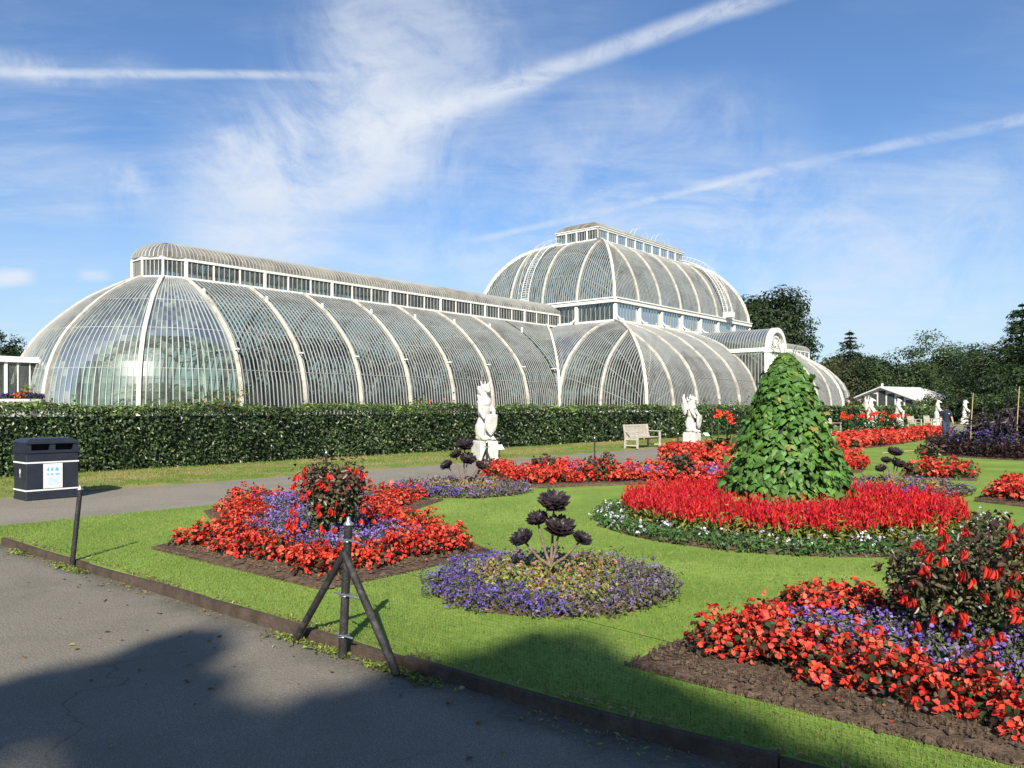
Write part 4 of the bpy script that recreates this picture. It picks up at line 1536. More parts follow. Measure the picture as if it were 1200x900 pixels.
# ------------------------------------------------------------------ individual plants
def bronze_bush(p, h, r, label, n, fs, group='bronze leaved bushes with red flowers', nfl=60, leafsz=.09):
    t = thing('flowering_bush', label, 'bush', (p[0], p[1], 0.0), 0, group)
    st = MB()
    tips = []
    for k in range(13):
        th = k * 2.4
        rr = r * RNG.uniform(.25, .95)
        top = np.array((rr * math.cos(th), rr * math.sin(th), h * RNG.uniform(.55, 1.0) * (1 - .25 * rr / r)))
        mid = top * np.array((.4, .4, .5))
        st.tube([(0, 0, 0), mid, top], [.016, .011, .005], 5, col=(.06, .03, .02))
        tips.append((mid, top))
    st.build('stem', M_BARK, t)
    lf = MB()
    cen = np.array([x for m, tp in tips for x in (m, (m + tp) / 2, tp)])
    i = RNG.integers(0, len(cen), n)
    P = cen[i] + RNG.normal(0, 1, (n, 3)) * np.array((r * .20, r * .20, h * .10))
    P[:, 2] = np.clip(P[:, 2], .04, h * 1.04)
    out = P * np.array((1, 1, .3)) + np.array((0, 0, .4 * h))
    hi = P[:, 2] / h
    bronze = np.array((.070, .036, .026))
    green = np.array((.085, .11, .038))
    f = np.clip(hi * 1.1 - .05 + RNG.normal(0, .25, n), 0, 1)[:, None]
    c = (bronze * f + green * (1 - f)) * RNG.uniform(.6, 1.45, (n, 1))
    lf.leaves(P, out, leafsz * RNG.uniform(.7, 1.3, n), c, .5, jitter=.7, oval=True, fold=.12)
    lf.build('leaves', M_GLOSSLEAF, t)
    m = nfl
    th = RNG.uniform(-math.pi, 0.3, m)
    zz = RNG.uniform(.12, .98, m) * h
    prof = r * (.95 - .5 * np.clip(zz / h - .45, 0, 1))
    rr = prof * RNG.uniform(.92, 1.22, m)
    P = np.stack([rr * np.cos(th), rr * np.sin(th), zz], -1)
    for q in range(m):
        col = np.array((.78, .055, .035)) * RNG.uniform(.8, 1.15)
        k = RNG.integers(6, 11)
        base = P[q]
        o = RNG.normal(0, .22, (k, 3)) * np.array((1, 1, .2))
        T = nrm(o + np.array((0, 0, -1.0)))
        pp = base + T * fs * .55
        Nn_ = nrm(np.cross(T, np.array((.3, 1, .1))) + RNG.normal(0, .3, (k, 3)))
        fl = MB()
        fl.leaves(pp, Nn_, fs * RNG.uniform(.75, 1.1, k), np.tile(col, (k, 1)) * RNG.uniform(.75, 1.2, (k, 1)), .25, T=T, jitter=.2, fold=.12, oval=True)
        fl.build('bloom', M_PETAL, t)
    return t


def aeonium(p, label, z0, s=1.0, detail=True, dots=False):
    t = thing('rosette_plant', label, 'succulent', (p[0], p[1], 0), 0, 'black rosette plants')
    heads = [((.03, -.02, .60), .155), ((-.12, .03, .44), .11), ((.08, -.05, .38), .15), ((-.26, -.04, .28), .115), ((.28, -.02, .27), .10)]
    st = MB()
    for (c, r) in heads:
        c = np.array(c)
        b = np.array((0, 0, .02))
        mid = np.array((c[0] * .45, c[1] * .5, c[2] * .38))
        st.tube(np.array([b, mid, c * np.array((.92, 1, .9)), c]) * s + np.array((0, 0, z0)), np.array([.016, .012, .009, .007]) * s, 7)
    st.build('stem', M_PALESTEM, t)
    for (c, r) in heads:
        lf = MB()
        c = (np.array(c)) * s + np.array((0, 0, z0))
        tilt = nrm(np.array((c[0] * 1.3, c[1] * .9 - .38, .75)))
        e1 = nrm(np.cross(tilt, (0, 1, .2)))
        e2 = np.cross(tilt, e1)
        for ring, (nr, el, ln) in enumerate(((15, -.55, .75), (19, -.2, 1.0), (18, .12, 1.0), (15, .45, .85), (11, .8, .62), (7, 1.2, .4))):
            th = np.arange(nr) * 2 * np.pi / nr + ring * .5 + RNG.normal(0, .08, nr)
            d = np.cos(el) * (np.cos(th)[:, None] * e1 + np.sin(th)[:, None] * e2) + math.sin(el) * tilt
            L = r * s * ln
            P = c + d * L * .5
            Nv = tilt[None, :] - d * 0.3
            lf.leaves(P, Nv, L * 1.1 * RNG.uniform(.85, 1.1, nr), np.array((.013, .008, .0095)) * RNG.uniform(.4, 2.6, (nr, 1)) + (np.array((.02, .03, .008)) if ring == 5 else 0), .42, T=d, jitter=.14, fold=-.08, oval=True)
        lf.build('rosette', M_DARKLEAF, t)
    return t


M_PALESTEM = mat_plain('pale_stem', (.19, .14, .095), .85, .35, 18, .5, 60, dark=(.09, .07, .05), dscale=25, damt=.7)
M_DARKLEAF = mat_foliage('dark_leaf', .46, 0.0, .4)

bronze_bush(G(389, 640), .98, .47, 'bronze bush hung with red flowers in the left star bed', 3600, .085, nfl=75, leafsz=.065)
bronze_bush((2.90, 4.98), .92, .40, 'large bronze bush hung with red tubular flowers in the nearest right bed', 6200, .082, nfl=98, leafsz=.046)
bronze_bush(G(704, 566), .62, .34, 'small bronze bush at the left of the bed near the path', 600, .09, nfl=22, leafsz=.11)
bronze_bush(G(798, 566), .64, .32, 'small bronze bush beside the thin black stake before the winged statue', 600, .09, nfl=22, leafsz=.11)
bronze_bush(G(637, 560), .50, .36, 'lowest bronze bush at the left end of the path-side bed', 420, .09, nfl=10, leafsz=.11)
bronze_bush(G(1090, 546), .62, .33, 'dark bush with one red bloom before the purple bed', 500, .12, nfl=3, leafsz=.12)
aeonium(R1, 'black rosette plant on pale stems in the nearest round bed', .16, 1.0)
aeonium(R2, 'black rosette plant in the round bed behind the celosia', .16, .98)
aeonium(R3, 'black rosette plant in the round bed beside the path', .16, 1.22)


# the climbing-plant cone
def leafy_cone():
    t = thing('leafy_cone', 'tall green cone of overlapping heart shaped leaves in the celosia circle', 'topiary', (CX, CY, 0))
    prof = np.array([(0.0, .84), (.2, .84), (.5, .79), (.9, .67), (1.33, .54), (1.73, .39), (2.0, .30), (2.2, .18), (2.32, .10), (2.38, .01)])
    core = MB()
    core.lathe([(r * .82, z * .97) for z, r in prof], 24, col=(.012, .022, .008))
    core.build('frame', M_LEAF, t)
    lf = MB()
    n = 5200
    zs = np.sort(RNG.uniform(0, 1, n) ** 1.25) * 2.36
    rs = np.interp(zs, prof[:, 0], prof[:, 1])
    th = np.arange(n) * 2.39996 + RNG.normal(0, .2, n)
    bulge = 1 + .05 * np.sin(3 * th + zs * 4) + .03 * np.sin(7 * th - zs * 5) + RNG.normal(-.01, .095, n)
    P = np.stack([rs * bulge * np.cos(th), rs * bulge * np.sin(th), zs], -1)
    slope = np.gradient(prof[:, 1], prof[:, 0])
    sl = np.interp(zs, prof[:, 0], slope)
    out = nrm(np.stack([np.cos(th), np.sin(th), np.clip(-sl, 0, 3) + .5], -1) + RNG.normal(0, .42, (n, 3)))
    down = nrm(np.stack([RNG.normal(0, .35, n), RNG.normal(0, .35, n), np.full(n, -1.0)], -1))
    down = nrm(down - out * np.sum(out * down, 1, keepdims=True))
    side = np.cross(out, down)
    size = RNG.uniform(.032, .078, n) * (1.0 - .15 * zs / 2.4)
    # heart outline: u across, v along (stalk at v = -.35), w lift
    H = np.array([(0, -.55, .02), (.50, -.85, -.06), (.86, -.42, -.10), (.66, .25, -.12), (0, 1.15, -.10), (-.66, .25, -.12), (-.86, -.42, -.10), (-.50, -.85, -.06), (0, .15, .06)])
    V = P[:, None, :] + size[:, None, None] * (H[None, :, 0, None] * side[:, None, :] + H[None, :, 1, None] * down[:, None, :] + H[None, :, 2, None] * out[:, None, :])
    tri = np.array([(8, i, (i + 1) % 8) for i in range(8)])
    F = (np.arange(n)[:, None, None] * 9 + tri[None]).reshape(-1, 3)
    base = np.array((.085, .190, .036))
    c = base * RNG.uniform(.55, 1.25, (n, 1)) * np.where(RNG.random((n, 1)) < .2, np.array((1.35, 1.15, 1.0)), 1.0)
    c = np.where(RNG.random((n, 1)) < .015, np.array((.26, .20, .05)), c)
    lf.add(V.reshape(-1, 3), F, 0, np.repeat(c, 9, 0))
    lf.build('leaves', M_LEAF, t)
    # wisps that escape at the top
    ws = MB()
    for k in range(5):
        a = k * 1.3
        ws.tube([(0.1 * math.cos(a), .1 * math.sin(a), 2.25), (.16 * math.cos(a), .16 * math.sin(a), 2.42), (.25 * math.cos(a), .25 * math.sin(a), 2.44 + .02 * k)], [.008, .005, .003], 5, col=(.1, .2, .04))
    ws.build('tendril', M_LEAF, t)


leafy_cone()


def canna(p, h, n, label, fl, seed=0, flc=(.80, .07, .03)):
    t = thing('canna_lily', label, 'flowering plant', (p[0], p[1], 0), 0, 'tall cannas with orange red blooms')
    lf, st = MB(), MB()
    for k in range(n):
        x, y = RNG.normal(0, .28, 2)
        hh = h * RNG.uniform(.75, 1.05)
        st.tube([(x, y, 0), (x * 1.1, y * 1.1, hh * .55), (x * 1.15, y * 1.15, hh)], [.02, .016, .008], 5, col=(.06, .12, .03))
        for j in range(7):
            a = RNG.uniform(0, 6.28)
            z0 = hh * RNG.uniform(.15, .72)
            L = RNG.uniform(.35, .6)
            d = np.array((math.cos(a), math.sin(a), 0))
            pts = np.array([np.array((x, y, z0)) + d * L * f + np.array((0, 0, L * (.8 * f - .55 * f * f))) for f in np.linspace(0, 1, 6)])
            sd = np.cross(d, (0, 0, 1))
            wv = np.array([.03, .10, .13, .12, .07, .005]) * L * 2
            c = np.array((.03, .075, .02)) * RNG.uniform(.7, 1.5)
            lf.grid(np.stack([pts - sd * wv[:, None] * .5, pts - np.array((0, 0, .015)), pts + sd * wv[:, None] * .5]), 0, c)
        if k < fl:
            pf = np.array((x * 1.15, y * 1.15, hh))
            m = 16
            P = pf + RNG.normal(0, .055, (m, 3)) + np.array((0, 0, .03))
            fw = MB()
            fw.leaves(P, P - pf + np.array((0, -.05, .04)), RNG.uniform(.10, .15, m), np.array(flc) * RNG.uniform(.8, 1.15, (m, 1)), .65)
            fw.build('bloom', M_PETAL, t)
    st.build('stalk', M_LEAF, t)
    lf.build('leaves', M_GLOSSLEAF, t)


canna(G(846, 541), 1.55, 5, 'dark leaved canna with red blooms between winged statue and leafy cone', 4)
for k, (px, py, lab) in enumerate(((998, 515, 'canna clump with red blooms beside the pale bench right of the cone'), (1016, 514, 'canna clump with red blooms in front of the pair of white statues'),
                                   (1034, 513, 'canna clump with red blooms just left of the far benches'), (1052, 513, 'canna clump with few blooms before the far benches'))):
    canna(G(px, py), 1.25, 9, lab, 7 if k < 3 else 2)
# ------------------------------------------------------------------ dark foliage bed on the right
dc = np.array((18.1, 26.4))
th = np.arange(48) * 2 * np.pi / 48
DK = np.stack([dc[0] + 3.75 * np.cos(th), dc[1] + 3.75 * np.sin(th)], -1)
soil('bed_soil', DK)
rdk = lambda q: np.linalg.norm(q - dc, axis=1)
mb = MB()
q = fill(DK, .26, lambda q: (rdk(q) > 3.0) & (rdk(q) < 3.66))
mounds(q, mb, .72, .2, 40, .11, [(.030, .012, .016), (.045, .016, .02), (.02, .014, .012), (.05, .03, .02)], 0, .1, [(1, 1, 1)], asp=.5)
tag(mb.build('dark_edging_plants', FUL), 'dark maroon edging foliage of the big right bed', kind='stuff')
mb = MB()
q = fill(DK, .26, lambda q: (rdk(q) > 2.1) & (rdk(q) < 3.1))
mounds(q, mb, .84, .2, 22, .13, [(.03, .045, .025), (.04, .05, .03), (.02, .016, .018)], 4, .075, [(.09, .06, .28), (.08, .06, .24), (.14, .09, .32)], ztop=.75, asp=.4)
tag(mb.build('purple_flowers', FUL), 'indigo flowers above the dark maroon edging', kind='stuff')
dk_labels = ['black leaved shrub nearest the front of the dark bed', 'black leaved shrub at the left side of the dark bed', 'black leaved shrub at the right picture edge of the dark bed', 'black leaved shrub at the centre of the dark bed']
for k, (dx, dy, hh) in enumerate(((-.3, -1.5, 1.5), (-1.6, -.2, 1.45), (1.2, -1.0, 1.75), (.0, .4, 1.75))):
    t = thing('dark_shrub', dk_labels[k], 'shrub', (dc[0] + dx, dc[1] + dy, 0), 0, 'black leaved shrubs in the dark bed')
    st, lf = MB(), MB()
    n = 1500
    P = []
    for j in range(12):
        a = j * 2.4
        tp = np.array((1.25 * math.cos(a) * RNG.uniform(.3, 1), 1.25 * math.sin(a) * RNG.uniform(.3, 1), hh * RNG.uniform(.7, 1)))
        st.tube([(0, 0, 0), tp * np.array((.5, .5, .55)), tp], [.025, .016, .007], 5)
        P.append(tp * RNG.uniform(.55, 1.0, (n // 12, 1)) * np.array((1, 1, 1)) + RNG.normal(0, .17, (n // 12, 3)))
    P = np.concatenate(P)
    P[:, 2] = np.clip(P[:, 2], .2, hh + .1)
    lf.leaves(P, P * np.array((.4, .4, 0)) + np.array((0, -.2, .7)), RNG.uniform(.15, .30, len(P)), np.array((.020, .014, .018)) * RNG.uniform(.5, 2.6, (len(P), 1)), .35, jitter=.6, T=P * np.array((1, 1, 0)) + np.array((0, 0, -.4)))
    st.build('stem', M_BARK, t)
    lf.build('leaves', M_DARKLEAF, t)
for (px, ztop, Y, lab) in ((1137, 2.1, 26.2, 'left bamboo cane standing in the dark bed'), (1191, 2.3, 25.6, 'right bamboo cane standing in the dark bed')):
    mb = MB()
    x = (px - 600) / F_PX * Y
    mb.tube([(x, Y, 0), (x + .03, Y, ztop * .5), (x + .10, Y, ztop)], [.018, .017, .014], 7)
    for z in np.arange(.25, ztop, .3):
        mb.tube([(x + .1 * (z / ztop) ** 2, Y, z - .008), (x + .1 * (z / ztop) ** 2, Y, z + .008)], .021, 7)
    tag(mb.build('bamboo_cane', M_BAMBOO), lab, 'cane', 'bamboo canes')
mb = MB()
p, q = G(1035, 532), G(1082, 528.5)
mb.tube([(p[0], p[1], .03), ((p[0] + q[0]) / 2, (p[1] + q[1]) / 2, .035), (q[0], q[1], .03)], [.025, .024, .02], 7)
tag(mb.build('bamboo_cane', M_BAMBOO), 'pale cane lying on the lawn before the dark bed', 'cane', 'bamboo canes')

# ------------------------------------------------------------------ grass blades of the near lawn
beds = [BED1, BED4, circle(5.58, CB - .06, 1.08), CIRC]
gl = MB()
for (a0, a1, dens, sz) in ((EDGE, 4.3, 2600, .030), (4.3, 5.6, 1700, .032), (5.6, 7.6, 800, .038), (7.6, 10.0, 330, .048)):
    n = int((a1 - a0) * 15.5 * dens)
    A = RNG.uniform(a0, a1, n)
    B = RNG.uniform(-12.2, 3.3, n)
    A = np.maximum(A, edge_a(B) + .01 + .15 * RNG.random(n) * (A < edge_a(B)))
    P = ABv(A, B, .008)
    vis = (np.abs(P[:, 0] / np.maximum(P[:, 1], .1)) < .70) & (P[:, 1] > 2.8)
    P = P[vis]
    for bd in beds:
        P = P[~inside(P[:, :2], bd)]
    n = len(P)
    lean = RNG.normal(0, .55, (n, 2))
    T = np.concatenate([lean, np.ones((n, 1))], 1)
    c = np.array((.155, .242, .052)) * RNG.uniform(.5, 1.4, (n, 1))
    yel = RNG.random((n, 1)) < .10 + .12 * np.sin(P[:, 0:1] * 2.1 + 1.3 * np.sin(P[:, 1:2] * 1.7)) ** 2
    c = np.where(yel, np.array((.26, .25, .07)), c)
    th = RNG.uniform(0, 6.28, n)
    gl.leaves(P, np.stack([np.cos(th), np.sin(th), np.zeros(n)], -1), RNG.uniform(.7, 1.2, n) * sz, c, .16, T=T, jitter=.1, fold=0)
tag(gl.build('grass', M_LEAF), 'short mown grass blades of the near lawn', kind='stuff')
vg = MB()
n = 26000
A, B = RNG.uniform(5, 36, n), RNG.uniform(-20.7, -16.33, n)
dist = np.hypot(*ABv(A, B, 0.0)[:, :2].T)
near_edge = np.abs(B + 16.33) < .25
dry = (np.sin(A * .9) + np.sin(B * 2.1 + A * .4) + RNG.normal(0, .8, n) > .35) & (B < -17.2)
c = np.where(dry[:, None], np.array((.30, .24, .10)), np.array((.13, .20, .035))) * RNG.uniform(.6, 1.3, (n, 1))
T = np.concatenate([RNG.normal(0, .6, (n, 2)), np.ones((n, 1))], 1)
th = RNG.uniform(0, 6.28, n)
vg.leaves(ABv(A, B, .012), np.stack([np.cos(th), np.sin(th), np.zeros(n)], -1), RNG.uniform(.03, .075, n) * (1 + .5 * (B < -20.2)), c, .25, T=T, jitter=.1, fold=0)
tag(vg.build('grass', M_LEAF), 'rough dry verge grass below the hedge', kind='stuff')

# ------------------------------------------------------------------ statues along the path
def statue(a, b, label, wing, scale=1.0, fine=True, variant=0):
    t = thing('statue', label, 'statue', AB(a, b), TH, 'white heraldic beast statues along the path')
    p = MB()
    p.box((0, 0, .035), (.70, .70, .07))
    p.box((0, 0, .31), (.62, .62, .50))
    p.box((0, 0, .575), (.58, .58, .04))
    o = p.build('plinth', M_STONE, t)
    bv = o.modifiers.new('bevel', 'BEVEL')
    bv.width = .012
    bv.segments = 2
    bv.limit_method = 'ANGLE'
    # seated beast, upright, facing local -y (the path), a shield before its haunches
    z = .59
    S = [
        ('e', (0, .05, z + .10), (.27, .25, .13)),
        ('e', (-.15, .0, z + .26), (.13, .22, .23)),           # haunches
        ('e', (.15, .0, z + .26), (.13, .22, .23)),
        ('e', (0, .08, z + .48), (.22, .20, .34)),             # belly
        ('e', (0, .02, z + .92), (.21, .19, .33), (.12, 0, 0)),  # chest
        ('e', (0, .0, z + 1.18), (.23, .20, .20)),             # shoulders
        ('t', [(-.17, -.02, z + 1.14), (-.22, -.16, z + .90), (-.14, -.25, z + .72)], [.085, .07, .06]),
        ('t', [(.17, -.02, z + 1.14), (.24, -.14, z + .92), (.18, -.26, z + .80)], [.085, .07, .06]),
        ('t', [(-.15, -.10, z + .16), (-.15, -.27, z + .06)], [.09, .07]),   # hind paws
        ('t', [(.15, -.10, z + .16), (.15, -.27, z + .06)], [.09, .07]),
        ('t', [(0, .03, z + 1.22), (0, -.01, z + 1.42), (0, -.05, z + 1.52)], [.17, .15, .13]),
        ('t', [(.12, .22, z + .12), (.27, .24, z + .30), (.24, .22, z + .60), (.29, .18, z + .78)], [.045, .045, .04, .06]),
    ]
    hz = z + 1.60
    if variant == 0:      # maned, low crown
        S += [('e', (0, -.06, hz), (.145, .16, .15)), ('t', [(0, -.16, hz - .02), (0, -.27, hz - .05)], [.085, .06]),
              ('e', (0, -.24, hz - .10), (.06, .07, .03)),
              ('e', (0, .03, hz - .08), (.20, .17, .22)), ('e', (0, .08, hz - .30), (.20, .15, .2)),
              ('e', (-.11, -.02, hz + .13), (.04, .03, .05)), ('e', (.11, -.02, hz + .13), (.04, .03, .05))]
        S += [('t', [(.12 * math.cos(x), -.04 + .12 * math.sin(x), hz + .10), (.15 * math.cos(x), -.04 + .15 * math.sin(x), hz + .22)], [.03, .022]) for x in np.arange(0, 6.2, 1.05)]
    elif variant == 1:    # winged, beaked
        S += [('e', (0, -.05, hz - .02), (.115, .14, .12)), ('t', [(0, -.15, hz - .02), (0, -.25, hz - .06), (0, -.28, hz - .13)], [.06, .045, .022]),
              ('t', [(-.07, .02, hz + .06), (-.09, .04, hz + .18)], [.035, .012]), ('t', [(.07, .02, hz + .06), (.09, .04, hz + .18)], [.035, .012])]
    else:                 # long muzzle, horned
        S += [('e', (0, -.06, hz - .02), (.11, .14, .12)), ('t', [(0, -.14, hz - .02), (0, -.32, hz - .11)], [.08, .055]),
              ('t', [(-.06, .0, hz + .06), (-.16, .03, hz + .16), (-.14, .03, hz + .24)], [.03, .025, .012]), ('t', [(.06, .0, hz + .06), (.16, .03, hz + .16), (.14, .03, hz + .24)], [.03, .025, .012])]
    if wing:
        for sg in (-1, 1):
            S += [('t', [(sg * .17, .12, z + 1.10), (sg * .30, .22, z + 1.34), (sg * .34, .26, z + 1.62), (sg * .30, .24, z + 1.78)], [.075, .085, .065, .03]),
                  ('e', (sg * .31, .25, z + 1.30), (.06, .17, .33), (.1, 0, sg * .3)), ('e', (sg * .27, .22, z + 1.02), (.05, .12, .22), (.1, 0, sg * .3))]
    rs_ = np.random.default_rng(5 + variant)
    if fine:                      # locks of mane, toes, brow and jaw
        for k in range(46):
            a, zz = rs_.uniform(-2.6, 2.6), rs_.uniform(1.10, 1.66)
            rr = .205 - .03 * abs(zz - 1.4)
            S.append(('e', (rr * math.sin(a), .04 + rr * .85 * math.cos(a), z + zz), (.026, .026, .055), (rs_.normal(0, .4), rs_.normal(0, .4), 0)))
        for sx in (-.15, .15):
            for k in range(3):
                S.append(('e', (sx + (k - 1) * .05, -.315, z + .05), (.022, .05, .032)))
                S.append(('e', (sx * 1.05 + (k - 1) * .035, -.275, z + (.70 if sx < 0 else .78)), (.016, .03, .03)))
        for sx in (-1, 1):
            S.append(('e', (sx * .055, -.185, hz + .035), (.03, .022, .018)))
            S.append(('e', (sx * .21, .10, z + .40), (.05, .12, .16), (.5, 0, 0)))
    sculpt('beast', S, M_STONE, t, .016 if fine else .03, 1)
    # shield: heater outline with thickness and a raised band
    sh = MB()
    out = [(-.20, .30), (0, .33), (.20, .30), (.20, .02), (.15, -.17), (0, -.33), (-.15, -.17), (-.20, .02)]
    c = np.array((.03, -.33, z + .50))
    tilt = -.12
    def pt(x, zz, y):
        return (c[0] + x, c[1] + y + (zz * tilt), c[2] + zz)
    for sc_, y0, y1 in ((1.0, 0, -.05), (.8, -.05, -.068)):
        A = [pt(x * sc_, q * sc_, y1 - .03 * (1 - (x / .2) ** 2)) for x, q in out]
        B = [pt(x * sc_, q * sc_, y0) for x, q in out]
        n = len(out)
        sh.add(A, [tuple(range(n))])
        for i in range(n):
            j = (i + 1) % n
            sh.add([A[i], A[j], B[j], B[i]], [(3, 2, 1, 0)])
    sh.build('shield', M_STONE, t)
    t.scale = (scale,) * 3
    return t


st1 = statue(17.9, -16.4, 'white maned beast statue with shield, nearest and tallest on the path', False, 1.0, True, 0)
st1.rotation_euler = (0, 0, TH - .35)
st2 = statue(30.9, -16.15, 'white winged beast statue with shield beside the wooden bench', True, .92, True, 1)
statue(57.4, -16.4, 'white winged statue left of the pair behind the red cannas', True, 1.0, False, 2)
statue(64.3, -16.4, 'white statue right of the pair behind the red cannas', False, 1.0, False, 1)
statue(76.9, -16.4, 'white statue directly left of the person in navy', False, 1.0, False, 2)
statue(88.4, -16.4, 'white statue left of the two above the dark shrubs', False, 1.0, False, 0)
statue(100.6, -16.4, 'farthest white statue, right of the two above the dark shrubs', False, 1.0, False, 2)

# small information plaques beside the first two statues
for (px, py, z, lab) in ((585, 545, .50, 'small tilted white plaque beside the nearest maned statue'), (828, 524, .52, 'small tilted white plaque beside the winged statue')):
    x, y = G(px, py)
    t = thing('plaque', lab, 'plaque', (x, y, 0), TH - .3, 'plaques beside the statues')
    s = MB()
    s.tube([(0, 0, 0), (0, 0, z - .02)], .012, 8)
    s.build('stake', M_BLACKWOOD, t)
    pl = MB()
    rot = Euler((R(42), 0, 0)).to_matrix()
    pl.box((0, 0, z), (.26, .19, .012), rot=rot)
    pl.build('plate', M_WHITE, t)

# ------------------------------------------------------------------ benches


def make_bench(label, a, b, first=None):
    t = thing('garden_bench', label, 'bench', AB(a, b), TH, 'pale wooden benches along the path')
    L, D = 1.8, .56
    m = MB()
    for i in range(5):
        m.box((0, -.24 + i * .115, .43), (L - .08, .09, .028))
    m.build('seat', M_TEAK, t)
    m = MB()
    rot = Euler((-.16, 0, 0)).to_matrix()
    for z in (.48, .90):
        m.box((0, .27 + (z - .44) * .16, z), (L - .1, .035, .07), rot=rot)
    for i in range(19):
        m.box((-L / 2 + .09 + i * (L - .18) / 18, .27 + .245 * .16, .69), (.05, .018, .38), rot=rot)
    m.build('backrest', M_TEAK, t)
    for sx in (-1, 1):
        x = sx * (L / 2 - .035)
        f = MB()
        f.box((x, -.27, .325), (.07, .065, .65))
        f.build('leg', M_TEAK, t)
        f = MB()
        f.sweep([(x, .30, 0), (x, .265, .43), (x, .345, .94)], (1, 0, 0), .07, .065)
        f.build('leg', M_TEAK, t)
        f = MB()
        f.box((x, .0, .665), (.085, .66, .03))
        f.build('armrest', M_TEAK, t)
        f = MB()
        f.box((x, .0, .37), (.045, .50, .07))
        f.box((x, .0, .12), (.04, .52, .05))
        f.build('rail', M_TEAK, t)
    return t


b0 = make_bench('pale wooden bench on the path edge left of the winged statue', 27.35, -16.45)
for a, lab in ((49.6, 'pale wooden bench half hidden just right of the green leafy cone'), (69.4, 'far pale bench, the left one of the pair left of the person'), (74.6, 'far pale bench, the right one of the pair beside the person')):
    c = copy_tree(b0)
    c.location = AB(a, -16.45)
    c['label'] = lab

# ------------------------------------------------------------------ litter bin
bn = thing('litter_bin', 'dark navy double litter bin with white bands and blue notice on the path', 'litter bin', AB(5.36, -15.72, -.03), TH)
L, D, H = .86, .62, .83
m = MB()
m.box((0, 0, H / 2), (L, D, H))
m.box((0, 0, .02), (L + .02, D + .02, .04))
bo = m.build('body', M_BIN, bn)
bv = bo.modifiers.new('bevel', 'BEVEL')
bv.width = .018
bv.segments = 2
m = MB()
# hood: posts and panels round the openings, then the chamfered lid
m.box((0, 0, .85), (L + .03, D + .03, .045))
for x in (-L / 2 + .04, 0, L / 2 - .04):
    m.box((x, 0, .93), (.09, D - .02, .13))
m.box((0, D / 2 - .03, .93), (L - .04, .04, .13))
m.box((0, 0, 1.005), (L + .02, D + .02, .03))
m.box((0, 0, 1.05), (L + .02, D + .02, .07), taper=.80)
m.build('hood', M_BIN, bn)
m = MB()
m.box((0, .05, .92), (L - .1, D - .2, .10))
m.build('opening', M_BLACK, bn)
for z in (.17, .66):
    m = MB()
    for y in (-1, 1):
        m.box((0, y * (D / 2 + .003), z), (L + .012, .008, .026))
    for x in (-1, 1):
        m.box((x * (L / 2 + .003), 0, z), (.008, D - .004, .026))
    m.build('band', M_WHITE, bn)
for sx in (-1, 1):
    m = MB()
    m.box((sx * .30, -D / 2 - .004, .415), (.235, .012, .43))
    m.build('door', M_BIN, bn)
nt = MB()
M_NOTICE, tt, bb_ = new_mat('notice_paper')
bb_.inputs['Base Color'].default_value = (.66, .76, .80, 1)
bb_.inputs['Roughness'].default_value = .35
M_BLUE = mat_plain('notice_blue_print', (.10, .42, .60), .4, .05)
M_GREYP = mat_plain('notice_grey_print', (.36, .46, .50), .4, .05)
nt.box((0, -D / 2 - .008, .415), (.31, .014, .44), 0)
nt.box((0, -D / 2 - .016, .415), (.27, .006, .40), 1)
for k, x in enumerate((-.085, -.02, .06)):
    nt.box((x, -D / 2 - .0205, .525), (.03 + .02 * (k == 2), .003, .045), 2)
    nt.ell((x, -D / 2 - .0205, .56), (.012, .003, .012), None, 8, 6, 2)
for k, x in enumerate((-.085, -.02, .05, .09)):
    nt.box((x, -D / 2 - .0205, .445), (.03, .003, .03), 2)
for k in range(6):
    nt.box((-.01 * (k % 2), -D / 2 - .0205, .375 - k * .022), (.20 - .02 * (k % 3), .003, .006), 3)
nt.build('notice', [M_WHITE, M_NOTICE, M_BLUE, M_GREYP], bn)
em = MB()
for k in range(5):
    a = k * 2 * math.pi / 5
    em.ell((-L / 2 - .004, -.02 + .022 * math.sin(a), .50 + .03 * math.cos(a)), (.003, .013, .022), (a, 0, 0), 8, 6)
em.box((-L / 2 - .003, -.02, .43), (.004, .008, .07))
em.build('emblem', M_WHITE, bn)

# ------------------------------------------------------------------ posts, tripods, netting


def finial(mb, p, s=1.0):
    mb.lathe([(0.001, .055 * s), (.012 * s, .052 * s), (.013 * s, .03 * s), (.030 * s, .012 * s), (.032 * s, 0), (.001, 0)][::-1], 12, p)


def post(a, b, h, lean, label, r=.026):
    t = thing('stake_post', label, 'post', AB(a, b, -.06), 0, 'black wooden posts round the lawn')
    m = MB()
    top = np.array((lean[0], lean[1], h))
    m.tube([(0, 0, 0), top * .5, top], [r, r * .97, r * .92], 10)
    m.build('shaft', M_BLACKWOOD, t)
    m = MB()
    finial(m, tuple(top))
    m.build('finial', M_STEEL, t)
    return t


post(3.25, -8.82, .80, (.075, .02), 'lone leaning black post with metal cap by the road edging')
post(9.0, -12.3, .80, (.0, .0), 'thin black post behind the left bronze bush, by the path', .022)
post(17.9, -12.3, .82, (0, 0), 'thin black post behind the path-side begonia bed, left of the bench', .022)
post(22.6, -12.3, .82, (0, 0), 'thin black post between the bench and the winged statue', .022)


